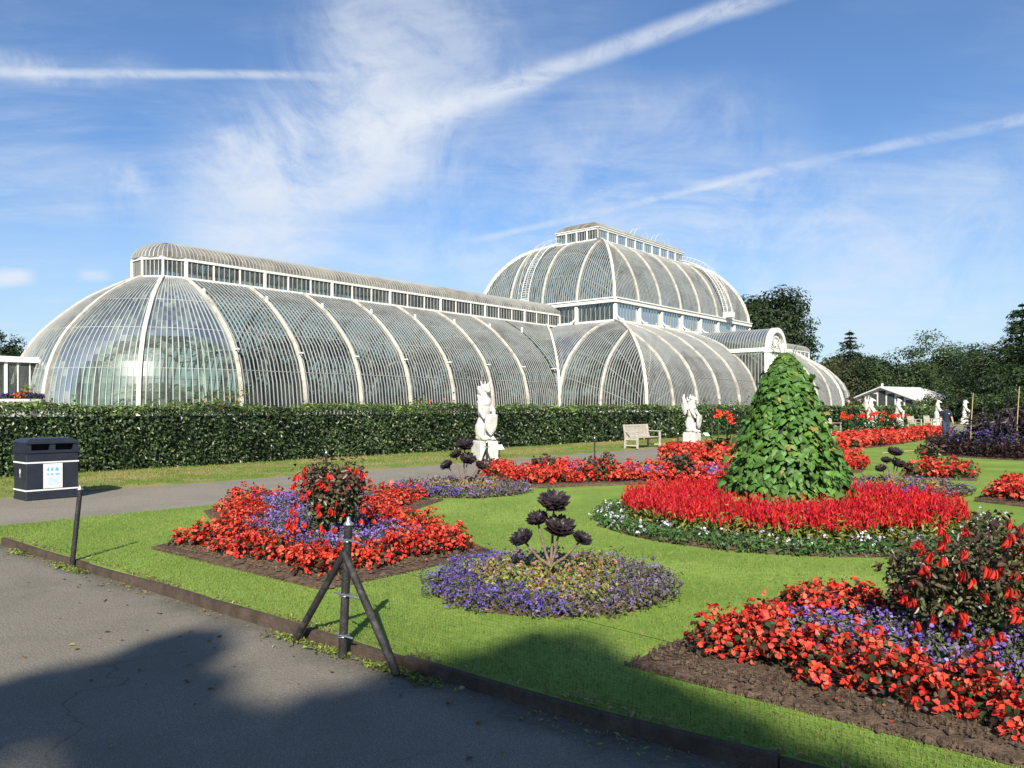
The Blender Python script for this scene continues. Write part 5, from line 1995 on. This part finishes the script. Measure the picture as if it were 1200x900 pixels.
def tripod(a, b, label, h=.88, spread=.55, lean=(.04, 0)):
    t = thing('tripod_post', label, 'tripod post', AB(a, b, -.07), 0, 'black wooden tripod posts')
    n2 = Nn
    top = np.array((lean[0], lean[1], h))
    m = MB()
    m.tube([(0, 0, 0), top * .5, top], [.030, .029, .028], 12)
    m.build('post', M_BLACKWOOD, t)
    j = top * (.70 / h)
    for sg in (-1, 1):
        m = MB()
        foot = np.array((n2[0] * spread * sg, n2[1] * spread * sg, 0.0))
        off = np.array((-U[0], -U[1], 0)) * .025
        m.tube([foot, (foot + j) / 2 + off * .5, j + off], [.026, .026, .024], 10)
        m.build('brace', M_BLACKWOOD, t)
    m = MB()
    finial(m, tuple(top), 1.1)
    m.build('finial', M_STEEL, t)
    # wrapped wire and clips
    m = MB()
    for zf, w in ((.885, .12), (.47, .15), (.16, .10)):
        c = top * zf
        th = np.linspace(0, 4 * math.pi, 24)
        m.tube(np.stack([c[0] + .036 * np.cos(th), c[1] + .036 * np.sin(th), c[2] + np.linspace(-.012, .012, 24)], -1), .004, 5)
        m.tube([c + np.array((n2[0], n2[1], 0)) * -w * .8, c + np.array((0, -.036, .01)), c + np.array((n2[0], n2[1], 0)) * w], .007, 6)
    m.build('wire', M_STEEL, t)
    return t


tripod(3.27, -4.29, 'large black wooden tripod post standing on the road edging')
tripod(13.5, -12.3, 'far black tripod post in front of the nearest white statue', .86, .34, (0, 0))

net = MB()
na, nb0, nb1 = 3.30, -4.29, 3.6
sag = lambda b: .62 - .16 * math.sin(math.pi * min(1, max(0, (b - nb0) / (nb1 - nb0)))) ** 1
for k in range(34):
    f = k / 33
    bs = np.linspace(nb0, nb1, 60)
    P = np.array([AB(na - 3.40 + edge_a(b) + .015 * math.sin(b * 5 + k * .6), b, -.03 + sag(b) * f) for b in bs])
    net.sweep(P, (0, 0, 1), .00045 if k < 33 else .0022, .0004, caps=False)
for b in np.arange(nb0, nb1, .022):
    nb_ = na - 3.40 + edge_a(b)
    net.sweep([AB(nb_, b, -.03), AB(nb_ + .012, b + .004, -.03 + sag(b) * .5), AB(nb_, b, -.03 + sag(b))], (Nn[0], Nn[1], 0), .00045, .0004, caps=False)
tag(net.build('netting', M_BLACK), 'fine black netting stretched along the lawn edge right of the tripod', 'netting')

# ------------------------------------------------------------------ things behind the hedge
ur = thing('urn_planter', 'white stone urn planter of purple flowers above the hedge, far left', 'planter', (-18.7, 30.0, .16))
m = MB()
m.lathe([(.001, 0), (.45, 0), (.45, .12), (.26, .2), (.2, .75), (.24, .9), (.42, 1.0), (.62, 1.35), (.66, 1.62), (.76, 1.66), (.76, 1.76), (.68, 1.78), (.6, 1.72), (.001, 1.70)], 28)
m.build('urn', M_STONE, ur)
m = MB()
n = 420
th = RNG.uniform(0, 6.28, n)
rr = .72 * np.sqrt(RNG.random(n))
P = np.stack([rr * np.cos(th), rr * np.sin(th), 1.75 + .28 * RNG.random(n) * (1 - rr * .6)], -1)
m.leaves(P, P - np.array((0, 0, 1.4)), .13, np.array((.04, .07, .02)) * RNG.uniform(.6, 1.4, (n, 1)), .5)
P2 = P + np.array((0, 0, .06))
cc_ = np.where(np.abs(P2[:, 0:1] - .12) < .17, np.array((.52, .12, .03)), np.array((.055, .03, .17)))
m.leaves(P2, P2 - np.array((0, 0, 1.4)), .11, cc_ * RNG.uniform(.6, 1.4, (n, 1)), .7)
m.tube([(.15, 0, 1.8), (.17, 0, 2.2)], .02, 5, col=(.1, .14, .03))
m.leaves(np.array((.17, 0, 2.12)) + RNG.normal(0, .12, (60, 3)), (0, -.3, 1), .14, np.array((.20, .22, .05)) * RNG.uniform(.6, 1.3, (60, 1)), .4)
m.build('flowers', M_PETAL, ur)

x, y = 6.45, 46.0
vb = thing('ventilation_box', 'low cream roofed box between hedge and glasshouse', 'box', (x, y, -.05), TH)
m = MB()
m.box((0, 0, .72), (2.0, 1.0, 1.44))
m.build('body', M_RIB, vb)
m = MB()
m.box((0, 0, 1.55), (2.3, 1.3, .28), taper=.82)
m.build('roof', M_RIB, vb)


def shrub(p, h, r, n, cols, label, group=None, leaf=.12):
    t = thing('shrub', label, 'shrub', (p[0], p[1], -.05), 0, group)
    st, lf = MB(), MB()
    cs = []
    for j in range(9):
        a = j * 2.4
        tp = np.array((r * .8 * math.cos(a) * RNG.uniform(.2, 1), r * .8 * math.sin(a) * RNG.uniform(.2, 1), h * RNG.uniform(.6, .97)))
        st.tube([(0, 0, 0), tp * np.array((.45, .45, .5)), tp], [.03, .02, .008], 5)
        cs += [tp, tp * .75, tp * .5]
    cs = np.array(cs)
    i = RNG.integers(0, len(cs), n)
    P = cs[i] + RNG.normal(0, 1, (n, 3)) * np.array((r * .22, r * .22, h * .09))
    P[:, 2] = np.clip(P[:, 2], .05, None)
    C = np.array(cols)[RNG.integers(0, len(cols), n)] * RNG.uniform(.6, 1.4, (n, 1))
    lf.leaves(P, P * np.array((1, 1, 0)) + np.array((0, -.2, .6)), leaf * RNG.uniform(.7, 1.4, n), C, .5)
    st.build('stem', M_BARK, t)
    lf.build('leaves', M_LEAF, t)
    return t


GRN = [(.05, .10, .02), (.08, .13, .03), (.035, .07, .018)]
for (px, Y, h, r, cols, lab) in ((268, 31, 2.15, 1.1, GRN + [(.35, .18, .03)], 'shrub tipped with orange flowers behind the hedge, before the apse rib'),
                                 (205, 31, 1.95, .9, GRN, 'low green shrub behind the hedge, left of the orange tipped shrub'),
                                 (465, 39, 2.0, 1.5, GRN + [(.13, .18, .03)], 'bright green shrub behind the hedge under the fifth wing rib'),
                                 (512, 41, 2.1, 1.3, GRN + [(.13, .18, .03), (.3, .04, .03)], 'green shrub with red tips behind the hedge, left of the nearest statue'),
                                 (848, 52, 2.3, 2.0, GRN + [(.16, .2, .05)], 'pale green shrub behind the hedge right of the winged statue')):
    shrub(((px - 600) / F_PX * Y, Y), h, r, 700, cols, lab, 'shrubs behind the hedge', .15)

# ------------------------------------------------------------------ plants under the glass


def palm(h, n, L, seed):
    t = empty('palm')
    m = MB()
    m.tube([(0, 0, 0), (.1, .05, h * .5), (.05, .1, h)], [.16, .12, .10], 8, col=(.12, .09, .06))
    m.build('trunk', M_BARK, t)
    f = MB()
    for k in range(n):
        a = k * 2.4
        el = RNG.uniform(-.1, 1.2)
        d = np.array((math.cos(a), math.sin(a), 0))
        s = np.linspace(0, 1, 9)
        pts = np.array([.05, .1, h]) + d * (L * s * math.cos(el))[:, None] + np.array((0, 0, 1.0)) * (L * (s * math.sin(el) - .55 * s ** 2))[:, None]
        c = np.array((.14, .25, .06)) * RNG.uniform(.5, 1.7)
        sd = np.cross(d, (0, 0, 1))
        f.tube(pts, .015, 4, col=c)
        for sg in (-1, 1):
            for q in range(1, 9):
                w = L * .28 * math.sin(math.pi * (q / 9) ** .7)
                p0 = pts[q]
                tip = p0 + sd * sg * w + d * w * .5 - np.array((0, 0, w * .35))
                f.add([p0 - d * .05 * L, p0 + d * .05 * L, tip], [(0, 1, 2)], 0, c * RNG.uniform(.8, 1.2))
    f.build('fronds', M_LEAF, t)
    return t


palms = [palm(3.4, 22, 2.0, 1), palm(5.2, 20, 2.2, 2), palm(1.9, 24, 2.0, 3)]
spots = []
for s in np.arange(-4.5, S1 - 2.5, 1.8):
    for q in (4.7, 2.6, -3.5):
        spots.append((s + RNG.uniform(-.8, .8), q + RNG.uniform(-.9, .9)))
for s in np.arange(S1 + 4.2, S2 - 4, 3.1):
    for q in (11.0, 7.5, 3.0, -4.0):
        spots.append((s + RNG.uniform(-1, 1), q + RNG.uniform(-1, 1)))
for k, (s, q) in enumerate(spots):
    i = [0, 2, 1][k % 3]
    if s < 0 and s * s + q * q > 30:
        continue
    if abs(q) > 10 and i == 1 or (s < S1 and abs(q) > 4 and i == 1):
        i = 0
    if s < S1 and abs(q) > 3.9:
        i = 2
    o = palms[i] if palms[i].get('label') is None else copy_tree(palms[i])
    wx, wy = GC[0] + s * U[0] + q * Nn[0], GC[1] + s * U[1] + q * Nn[1]
    o.location = (wx, wy, 0.02)
    o.rotation_euler = (0, 0, k * 1.7)
    sc_ = RNG.uniform(.8, 1.15)
    o.scale = (sc_, sc_, sc_)
    tag(o, ['feathery green palm of middling height growing inside the glasshouse', 'tall feathery palm growing inside the glasshouse', 'low bushy palm growing inside the glasshouse'][i], 'palm', ['middling palms under the glass', 'tall palms under the glass', 'low palms under the glass'][i])

# ------------------------------------------------------------------ white gabled building in the distance
cx_, cy_ = (1047 - 600) / F_PX * 120, 120
caf = thing('gabled_building', 'distant white gabled building with tall windows and orange red panels', 'building', (cx_, cy_, -.1), TH - R(16))
Lc, Wc, e1, rg = 10.5, 11.0, 2.95, 4.85
m = MB()
m.box((Lc / 2 - 3, 0, e1 / 2), (Lc, Wc - .6, e1))
for x in (-3.0, Lc - 3):
    m.add([(x, -Wc / 2 + .3, e1), (x, Wc / 2 - .3, e1), (x, 0, rg - .1)], [(0, 1, 2) if x > 0 else (0, 2, 1)])
m.build('wall', M_WHITE, caf)
for sg in (-1, 1):
    m = MB()
    m.add([(-3.6, sg * (Wc / 2 + .3), e1 - .12), (Lc - 2.4, sg * (Wc / 2 + .3), e1 - .12), (Lc - 2.4, 0, rg + .08), (-3.6, 0, rg + .08),
           (-3.6, sg * (Wc / 2 + .3), e1 - .3), (Lc - 2.4, sg * (Wc / 2 + .3), e1 - .3), (Lc - 2.4, 0, rg - .1), (-3.6, 0, rg - .1)],
          [(0, 1, 2, 3), (7, 6, 5, 4), (0, 4, 5, 1), (1, 5, 6, 2), (2, 6, 7, 3), (3, 7, 4, 0)])
    m.build('roof', M_WHITE, caf)
m = MB()
m.box((-3, 0, rg + .25), (.22, .22, .6))
m.build('finial', M_WHITE, caf)
M_PANE = mat_plain('dark_window', (.06, .07, .065), .15, .2, 1.5, spec=.6)
for i in range(7):
    y = -Wc / 2 + 1.3 + i * (Wc - 2.6) / 6
    top = e1 + (1 - abs(y) / (Wc / 2)) * (rg - e1) - .55
    m = MB()
    if i in (1, 5):
        m.box((-3.03, y, .95), (.06, 1.0, 1.9))
        m.build('panel', M_ORANGE, caf)
        m = MB()
        m.box((-3.03, y, (2.1 + top) / 2), (.06, 1.1, max(.2, top - 2.1)))
    else:
        m.box((-3.03, y, (.5 + top) / 2), (.06, 1.1, top - .5))
    m.build('window', M_PANE, caf)
for i in range(8):
    x = -2.3 + i * 1.25
    m = MB()
    if i in (1, 3, 4):
        m.box((x, -Wc / 2 + .27, .95), (1.0, .06, 1.8))
        m.build('panel', M_ORANGE, caf)
    else:
        m.box((x, -Wc / 2 + .27, 1.75), (1.0, .06, 1.7))
        m.build('window', M_PANE, caf)
aw = thing('awning', 'red and white stall awning at the foot of the distant glass dome', 'awning', ((987 - 600) / F_PX * 112, 112, -.1), .2)
m = MB()
m.box((0, 0, 2.15), (3.2, 2.0, .4), taper=.7)
m.build('canopy', M_ORANGE, aw)
m = MB()
m.box((0, 0, 1.65), (3.0, 1.8, .5))
m.build('valance', M_WHITE, aw)
for sx in (-1, 1):
    m = MB()
    m.tube([(sx * 1.4, -.8, 0), (sx * 1.4, -.8, 1.5)], .05, 6)
    m.build('pole', M_WHITE, aw)

# ------------------------------------------------------------------ trees


def tree(name, label, p, h, rx, cols, n=5200, z0=.25, leaf=.5, clumps=46, cat='tree', group=None, flat=1.0, ragged=.22, trunk_r=.3, mat=None):
    t = thing(name, label, cat, (p[0], p[1], -.1), RNG.uniform(0, 6), group)
    cz, rz = h * (1 + z0) / 2, h * (1 - z0) / 2
    tr = MB()
    tr.tube([(0, 0, 0), (.1, 0, h * .3), (.0, .15, h * .6), (.1, .1, h * .8)], [trunk_r, trunk_r * .75, trunk_r * .5, trunk_r * .2], 9)
    C = []
    for k in range(clumps):
        zz = 1 - 2 * (k + .5) / clumps
        a = k * 2.39996
        q = math.sqrt(max(0, 1 - zz * zz))
        f = RNG.uniform(.62, 1.0 + ragged * .35) if k % 4 else RNG.uniform(.2, .55)
        c = np.array((q * math.cos(a) * rx * f, q * math.sin(a) * rx * f, cz + zz * rz * f * (.95 if zz > 0 else 1)))
        C.append(c)
        if k % 4 == 0 or k % 7 == 0:
            b = np.array((.05, .05, h * RNG.uniform(.25, .55)))
            tr.tube([b, b * .5 + c * .5 + np.array((0, 0, .05 * h)), c], [trunk_r * .32, trunk_r * .2, trunk_r * .06], 6)
    tr.build('trunk', M_BARK, t)
    C = np.array(C)
    cr = min(rx, rz) * RNG.uniform(.28, .46, clumps)
    n = int(n * 1.7)
    leaf *= .78
    per = n // clumps
    P, N, K = [], [], []
    tone = RNG.uniform(.7, 1.35, clumps)
    pick = RNG.integers(0, len(cols), clumps)
    for k in range(clumps):
        d = nrm(RNG.normal(0, 1, (per, 3)))
        rr = RNG.random(per) ** .45
        q = C[k] + d * rr[:, None] * cr[k] * np.array((1.15, 1.15, .8 * flat))
        P.append(q)
        N.append(d * .8 + nrm(C[k] - np.array((0, 0, cz * .8)))[None] * .5 + np.array((0, 0, .35)))
        K.append(np.array(cols)[pick[k]] * tone[k] * RNG.uniform(.65, 1.35, (per, 1)))
    m = MB()
    P = np.concatenate(P)
    P[:, 2] = np.maximum(P[:, 2], .3)
    m.leaves(P, np.concatenate(N), leaf * RNG.uniform(.6, 1.35, len(P)), np.concatenate(K), .65, jitter=.5)
    m.build('crown', mat or M_LEAF, t)
    return t


def conifer(label, p, h, r, n=4200, cols=((.018, .036, .016), (.025, .045, .02)), leaf=.55, droop=.25, name='conifer'):
    t = thing(name, label, 'tree', (p[0], p[1], -.1), 0, 'conifers')
    tr = MB()
    tr.tube([(0, 0, 0), (0, 0, h * .6), (0, 0, h)], [.3, .18, .04], 8)
    m = MB()
    whorls = int(h * 1.5)
    P, N, T = [], [], []
    for k in range(whorls):
        f = k / (whorls - 1)
        z = h * (.10 + .88 * f)
        L = r * (1 - f) ** .75 * RNG.uniform(.75, 1.15) + .25
        nbr = int(RNG.integers(6, 10))
        z += RNG.normal(0, .12)
        for j in range(nbr):
            a = j * 2 * math.pi / nbr + k * .8 + RNG.normal(0, .15)
            l2 = L * RNG.uniform(.45, 1.25)
            d = np.array((math.cos(a), math.sin(a), 0))
            tip = d * l2 + np.array((0, 0, z - droop * l2))
            tr.tube([(0, 0, z), (tip + np.array((0, 0, z))) / 2 + np.array((0, 0, -.0)), tip], [.05, .035, .012], 4, caps=False)
            q = max(6, int(n / whorls / nbr * (l2 / r + .25)))
            s = RNG.random(q) ** .6
            P.append(np.array((0, 0, z)) * (1 - s[:, None]) + tip * s[:, None] + RNG.normal(0, 1, (q, 3)) * np.array((.13 * l2, .13 * l2, .10 * l2)))
            N.append(np.tile((0, 0, 1.0), (q, 1)))
            T.append(np.tile(d + np.array((0, 0, -.3)), (q, 1)))
    P, N, T = np.concatenate(P), np.concatenate(N), np.concatenate(T)
    c = np.array(cols)[RNG.integers(0, len(cols), len(P))] * RNG.uniform(.5, 1.6, (len(P), 1))
    m.leaves(P, N, leaf * RNG.uniform(.6, 1.3, len(P)), c, .4, T=T, jitter=.45)
    tr.build('trunk', M_BARK, t)
    m.build('crown', M_LEAF, t)
    return t


def TP(px, Y):
    return ((px - 600) / F_PX * Y, Y)


DKG = [(.024, .046, .014), (.033, .060, .018), (.020, .038, .013)]
MDG = [(.028, .050, .016), (.038, .064, .019), (.022, .042, .014)]
LTG = [(.040, .070, .020), (.056, .090, .026), (.032, .060, .018)]
BRG = [(.052, .060, .024), (.04, .052, .02), (.065, .068, .028)]
bg = 'trees beyond the glasshouse'
tree('broadleaf_tree', 'big dark rounded tree right behind the glasshouse dome', TP(900, 135), 22.8, 7.6, DKG, 20000, .06, .72, 120, group=bg, trunk_r=.6, ragged=.0)
conifer('small pointed dark conifer on the skyline right of the big rounded tree', TP(996, 140), 15.8, 5.4, 7000)
tree('broadleaf_tree', 'small dark tree touching the right side of the pointed conifer', TP(1017, 143), 12.4, 2.6, DKG, 2200, .3, .5, 26, group=bg)
tree('broadleaf_tree', 'brownish green tree below the pointed conifer', TP(990, 128), 9.6, 4.6, BRG, 5200, .03, .5, 50, group=bg)
tree('broadleaf_tree', 'dark green tree behind the left half of the white gabled building', TP(1026, 126), 9.8, 4.4, DKG + MDG, 5200, .03, .5, 50, group=bg)
tree('broadleaf_tree', 'deep green tree behind the right half of the white gabled building', TP(1062, 128), 10.2, 4.6, MDG + DKG, 5200, .03, .5, 50, group=bg)
tree('broadleaf_tree', 'tall lighter green tree with tiered clumps rising over the others', TP(1106, 136), 14.4, 6.4, LTG, 8000, .10, .5, 44, group=bg, ragged=.22, flat=.75, trunk_r=.4)
tree('broadleaf_tree', 'mid green tree between the tiered tree and the tall right conifer', TP(1147, 116), 9.6, 4.4, MDG, 5000, .03, .5, 46, group=bg)
conifer('tall dark conifer at the right picture edge', TP(1198, 92), 14.0, 6.8, 17000, ((.022, .045, .018), (.035, .062, .026), (.05, .08, .035)), .5, .18)
tree('broadleaf_tree', 'dark green tree left of the tall right conifer', TP(1166, 98), 10.0, 4.4, DKG + MDG, 5600, .03, .42, 46, group=bg)
tree('broadleaf_tree', 'dark tree behind the bamboo canes at the right', TP(1190, 84), 6.6, 3.4, DKG, 4200, .02, .4, 40, group=bg)
tree('broadleaf_tree', 'dark tree at the far left edge beyond the glass apse', TP(2, 118), 14.0, 4.2, DKG + MDG, 6000, .05, .5, 50, group=bg)
tree('broadleaf_tree', 'broad green tree standing far beyond the left wing', TP(-45, 120), 11.0, 5.0, MDG, 4000, .05, .5, 46, group=bg)
for (px, Y, h, r, cols, lab) in ((1092, 104, 3.6, 1.8, LTG + [(.14, .13, .04)], 'yellowish bush at the right end of the white gabled building'),
                                 (1122, 92, 3.4, 2.4, LTG + BRG, 'olive bush behind the hedge above the person in navy'),
                                 (1152, 84, 3.6, 2.5, MDG + LTG, 'rounded green bush behind the dark shrubs'),
                                 (1178, 76, 3.2, 2.2, LTG, 'pale green bush between the two bamboo canes'),
                                 (1208, 74, 3.6, 2.4, BRG + MDG, 'brownish bush right of the bamboo canes'),
                                 (966, 108, 4.2, 2.6, MDG, 'green bush beside the far end of the glass dome'),
                                 (1008, 110, 3.4, 2.0, BRG, 'low bush in front of the white gable')):
    tree('bush', lab, TP(px, Y), h, r, cols, 1700, .0, .32, 26, cat='bush', group='bushes beyond the far hedge', trunk_r=.1)
for k, px in enumerate((330, 450, 560)):
    tree('broadleaf_tree', 'leafy tree beyond the wing, dimly seen through the glass', TP(px, 110 + 6 * k), 9.5, 5.0, MDG, 2200, .03, .6, 40, group='trees dimly seen through the wing')
fw = MB()
nn = 26000
X = RNG.uniform(60, 190, nn)
Z = RNG.random(nn) ** .7 * (9 + 2.5 * np.sin(X * .11) + 1.4 * np.sin(X * .37))
Yv = 172 + RNG.uniform(-6, 6, nn)
fw.leaves(np.stack([X, Yv, Z], -1), (0, -.6, .7), 1.0, np.array((.028, .05, .016)) * RNG.uniform(.5, 1.6, (nn, 1)), .7)
tag(fw.build('distant_wood', M_LEAF), 'far wood closing the view behind the trees', kind='stuff')

# the tree behind the viewer whose crown shades the road and lawn corner
ct = thing('broadleaf_tree', 'leafy tree standing behind the viewer, shading the road corner', 'tree', (-1.2, -22.0, -.08))
m = MB()
m.tube([(0, 0, 0), (.1, .1, 5), (.0, .5, 10), (.3, 1.5, 14.5)], [.55, .45, .33, .12], 10)
lobes = [(-2.35, 5.85, .36), (-2.75, 5.1, .45), (-3.3, 4.55, .55), (-4.1, 4.25, .7), (-5.2, 4.0, .9), (-2.05, 5.0, .4), (-1.65, 4.45, .45), (-1.15, 4.5, .55), (-.62, 5.0, .42), (-.15, 5.2, .5), (.28, 5.65, .50), (.62, 4.9, .38), (.95, 4.35, .4), (1.35, 3.75, .5), (2.0, 3.1, .7),
         (-3.0, 3.8, 1.2), (-3.9, 3.8, .9), (-4.4, 3.4, 1.0), (-3.6, 3.1, 1.1), (-2.6, 3.0, 1.2), (-.6, 4.2, .75), (.4, 4.2, .8), (-1.5, 4.0, .8), (-1.0, 3.7, .9), (-1.8, 3.0, 1.2), (.6, 2.6, 1.2), (-4.5, 2.6, 1.4), (-2, 1.0, 1.6), (1.2, .8, 1.6), (-5, 0, 1.8), (-.5, -1, 1.8)]
lf = MB()
tan = math.tan(R(SUN_EL))
for k, (X, Ye, r) in enumerate(lobes):
    z = 14.6 + .8 * math.sin(k * 1.7)
    Lh = z / tan
    yc = Ye - r / math.sin(R(SUN_EL))
    c = np.array((X - .0436 * Lh + 1.2, yc - Lh + 22.0, z + .08))
    n = int(1200 * max(r, .45) ** 2 / .36)
    d = nrm(RNG.normal(0, 1, (n, 3)))
    rad_ = RNG.random(n) ** .5
    lf.leaves(c + d * rad_[:, None] * r * 1.05, d, RNG.uniform(.13, .24, n), np.array((.05, .09, .02)) * RNG.uniform(.6, 1.4, (n, 1)), .6)
    m.tube([(.05, .6, 11), ((c[0]) * .5, .6 + (c[1] - .6) * .5, 13.2), c], [.09, .06, .02], 6)
m.build('trunk', M_BARK, ct)
lf.build('crown', M_LEAF, ct)

# ------------------------------------------------------------------ the person walking beyond the lawn
pr = thing('person', 'person in navy polo shirt, black cap and face covering walking towards the viewer', 'person', (21.0, 38.0, 0.0), R(-6))
skin = []
body = [
    ('t', [(0, .0, .98), (0, .0, 1.15), (0, -.005, 1.32), (0, .0, 1.44)], [.135, .13, .145, .09]),
    ('e', (0, 0, 1.38), (.19, .10, .10)),
    ('t', [(0, .0, 1.44), (0, -.01, 1.55)], [.058, .055]),
    ('e', (0, -.012, 1.645), (.078, .098, .118)),
    ('e', (0, -.108, 1.632), (.014, .020, .022)),
    ('e', (-.08, .0, 1.64), (.012, .02, .032)), ('e', (.08, .0, 1.64), (.012, .02, .032)),
    ('t', [(-.09, 0, .95), (-.10, -.10, .52), (-.10, -.06, .08)], [.095, .062, .042]),
    ('t', [(.09, 0, .95), (.10, .06, .52), (.10, .16, .10)], [.095, .062, .042]),
    ('t', [(-.10, -.05, .05), (-.10, -.20, .035)], [.042, .036]),
    ('t', [(.10, .17, .06), (.10, .03, .035)], [.042, .036]),
]
for sg, sw in ((-1, .05), (1, -.07)):
    sh, el, wr = np.array((sg * .185, 0, 1.40)), np.array((sg * .245, .02 + sw, 1.12)), np.array((sg * .25, -.07 + sw * 1.6, .89))
    body += [('t', [sh, el, wr], [.056, .045, .030]), ('e', wr + np.array((0, -.01, -.06)), (.022, .042, .055))]
    for f in range(4):
        b0_ = wr + np.array((-.0 * sg, -.038 + .024 * f, -.105))
        ln = (.062, .075, .07, .055)[f]
        body.append(('t', [b0_, b0_ + np.array((-.006 * sg, -.004, -ln * .55)), b0_ + np.array((-.02 * sg, -.008, -ln))], [.0105, .010, .0085]))
    body.append(('t', [wr + np.array((0, -.04, -.03)), wr + np.array((-.012 * sg, -.065, -.07)), wr + np.array((-.018 * sg, -.062, -.10))], [.013, .011, .009]))
sculpt('body', body, M_SKIN, pr, .009, 2)
shirt = [
    ('t', [(0, .0, .93), (0, .0, 1.12), (0, -.005, 1.32), (0, .0, 1.43)], [.158, .152, .165, .11]),
    ('e', (0, 0, 1.385), (.205, .118, .11)),
]
for sg, sw in ((-1, .05), (1, -.07)):
    sh, el = np.array((sg * .185, 0, 1.405)), np.array((sg * .245, .02 + sw, 1.12))
    shirt.append(('t', [sh, sh * .35 + el * .65], [.074, .066]))
sculpt('polo_shirt', shirt, M_NAVY, pr, .016, 3)
tro = [('t', [(0, 0, .97), (0, 0, .86)], [.150, .155]),
       ('t', [(-.09, 0, .92), (-.10, -.10, .52), (-.10, -.06, .09)], [.115, .085, .070]),
       ('t', [(.09, 0, .92), (.10, .06, .52), (.10, .16, .12)], [.115, .085, .070])]
sculpt('trousers', tro, M_TROUSER, pr, .016, 3)
sculpt('shoe', [('t', [(-.10, -.04, .05), (-.10, -.21, .04)], [.052, .044])], M_BLACK, pr, .012, 2)
sculpt('shoe', [('t', [(.10, .18, .06), (.10, .02, .04)], [.052, .044])], M_BLACK, pr, .012, 2)
cap = MB()
cap.lathe([(.096, 1.675), (.094, 1.72), (.075, 1.765), (.001, 1.785)], 18, (0, -.005, 0))
cap.box((0, -.135, 1.688), (.15, .12, .012))
cap.build('cap', M_BLACK, pr)
msk = MB()
msk.ell((0, -.035, 1.590), (.074, .088, .055), None, 14, 8)
msk.build('face_covering', M_BLACK, pr)
hr = MB()
hr.ell((0, .025, 1.655), (.084, .088, .10), None, 14, 8)
hr.build('hair', M_HAIR, pr)
ey = MB()
for sg in (-1, 1):
    ey.ell((sg * .03, -.098, 1.655), (.011, .008, .007), None, 8, 6)
ey.build('eyes', M_BLACK, pr)
lg = MB()
lg.box((.075, -.168, 1.33), (.05, .006, .03))
lg.build('chest_badge', M_WHITE, pr)
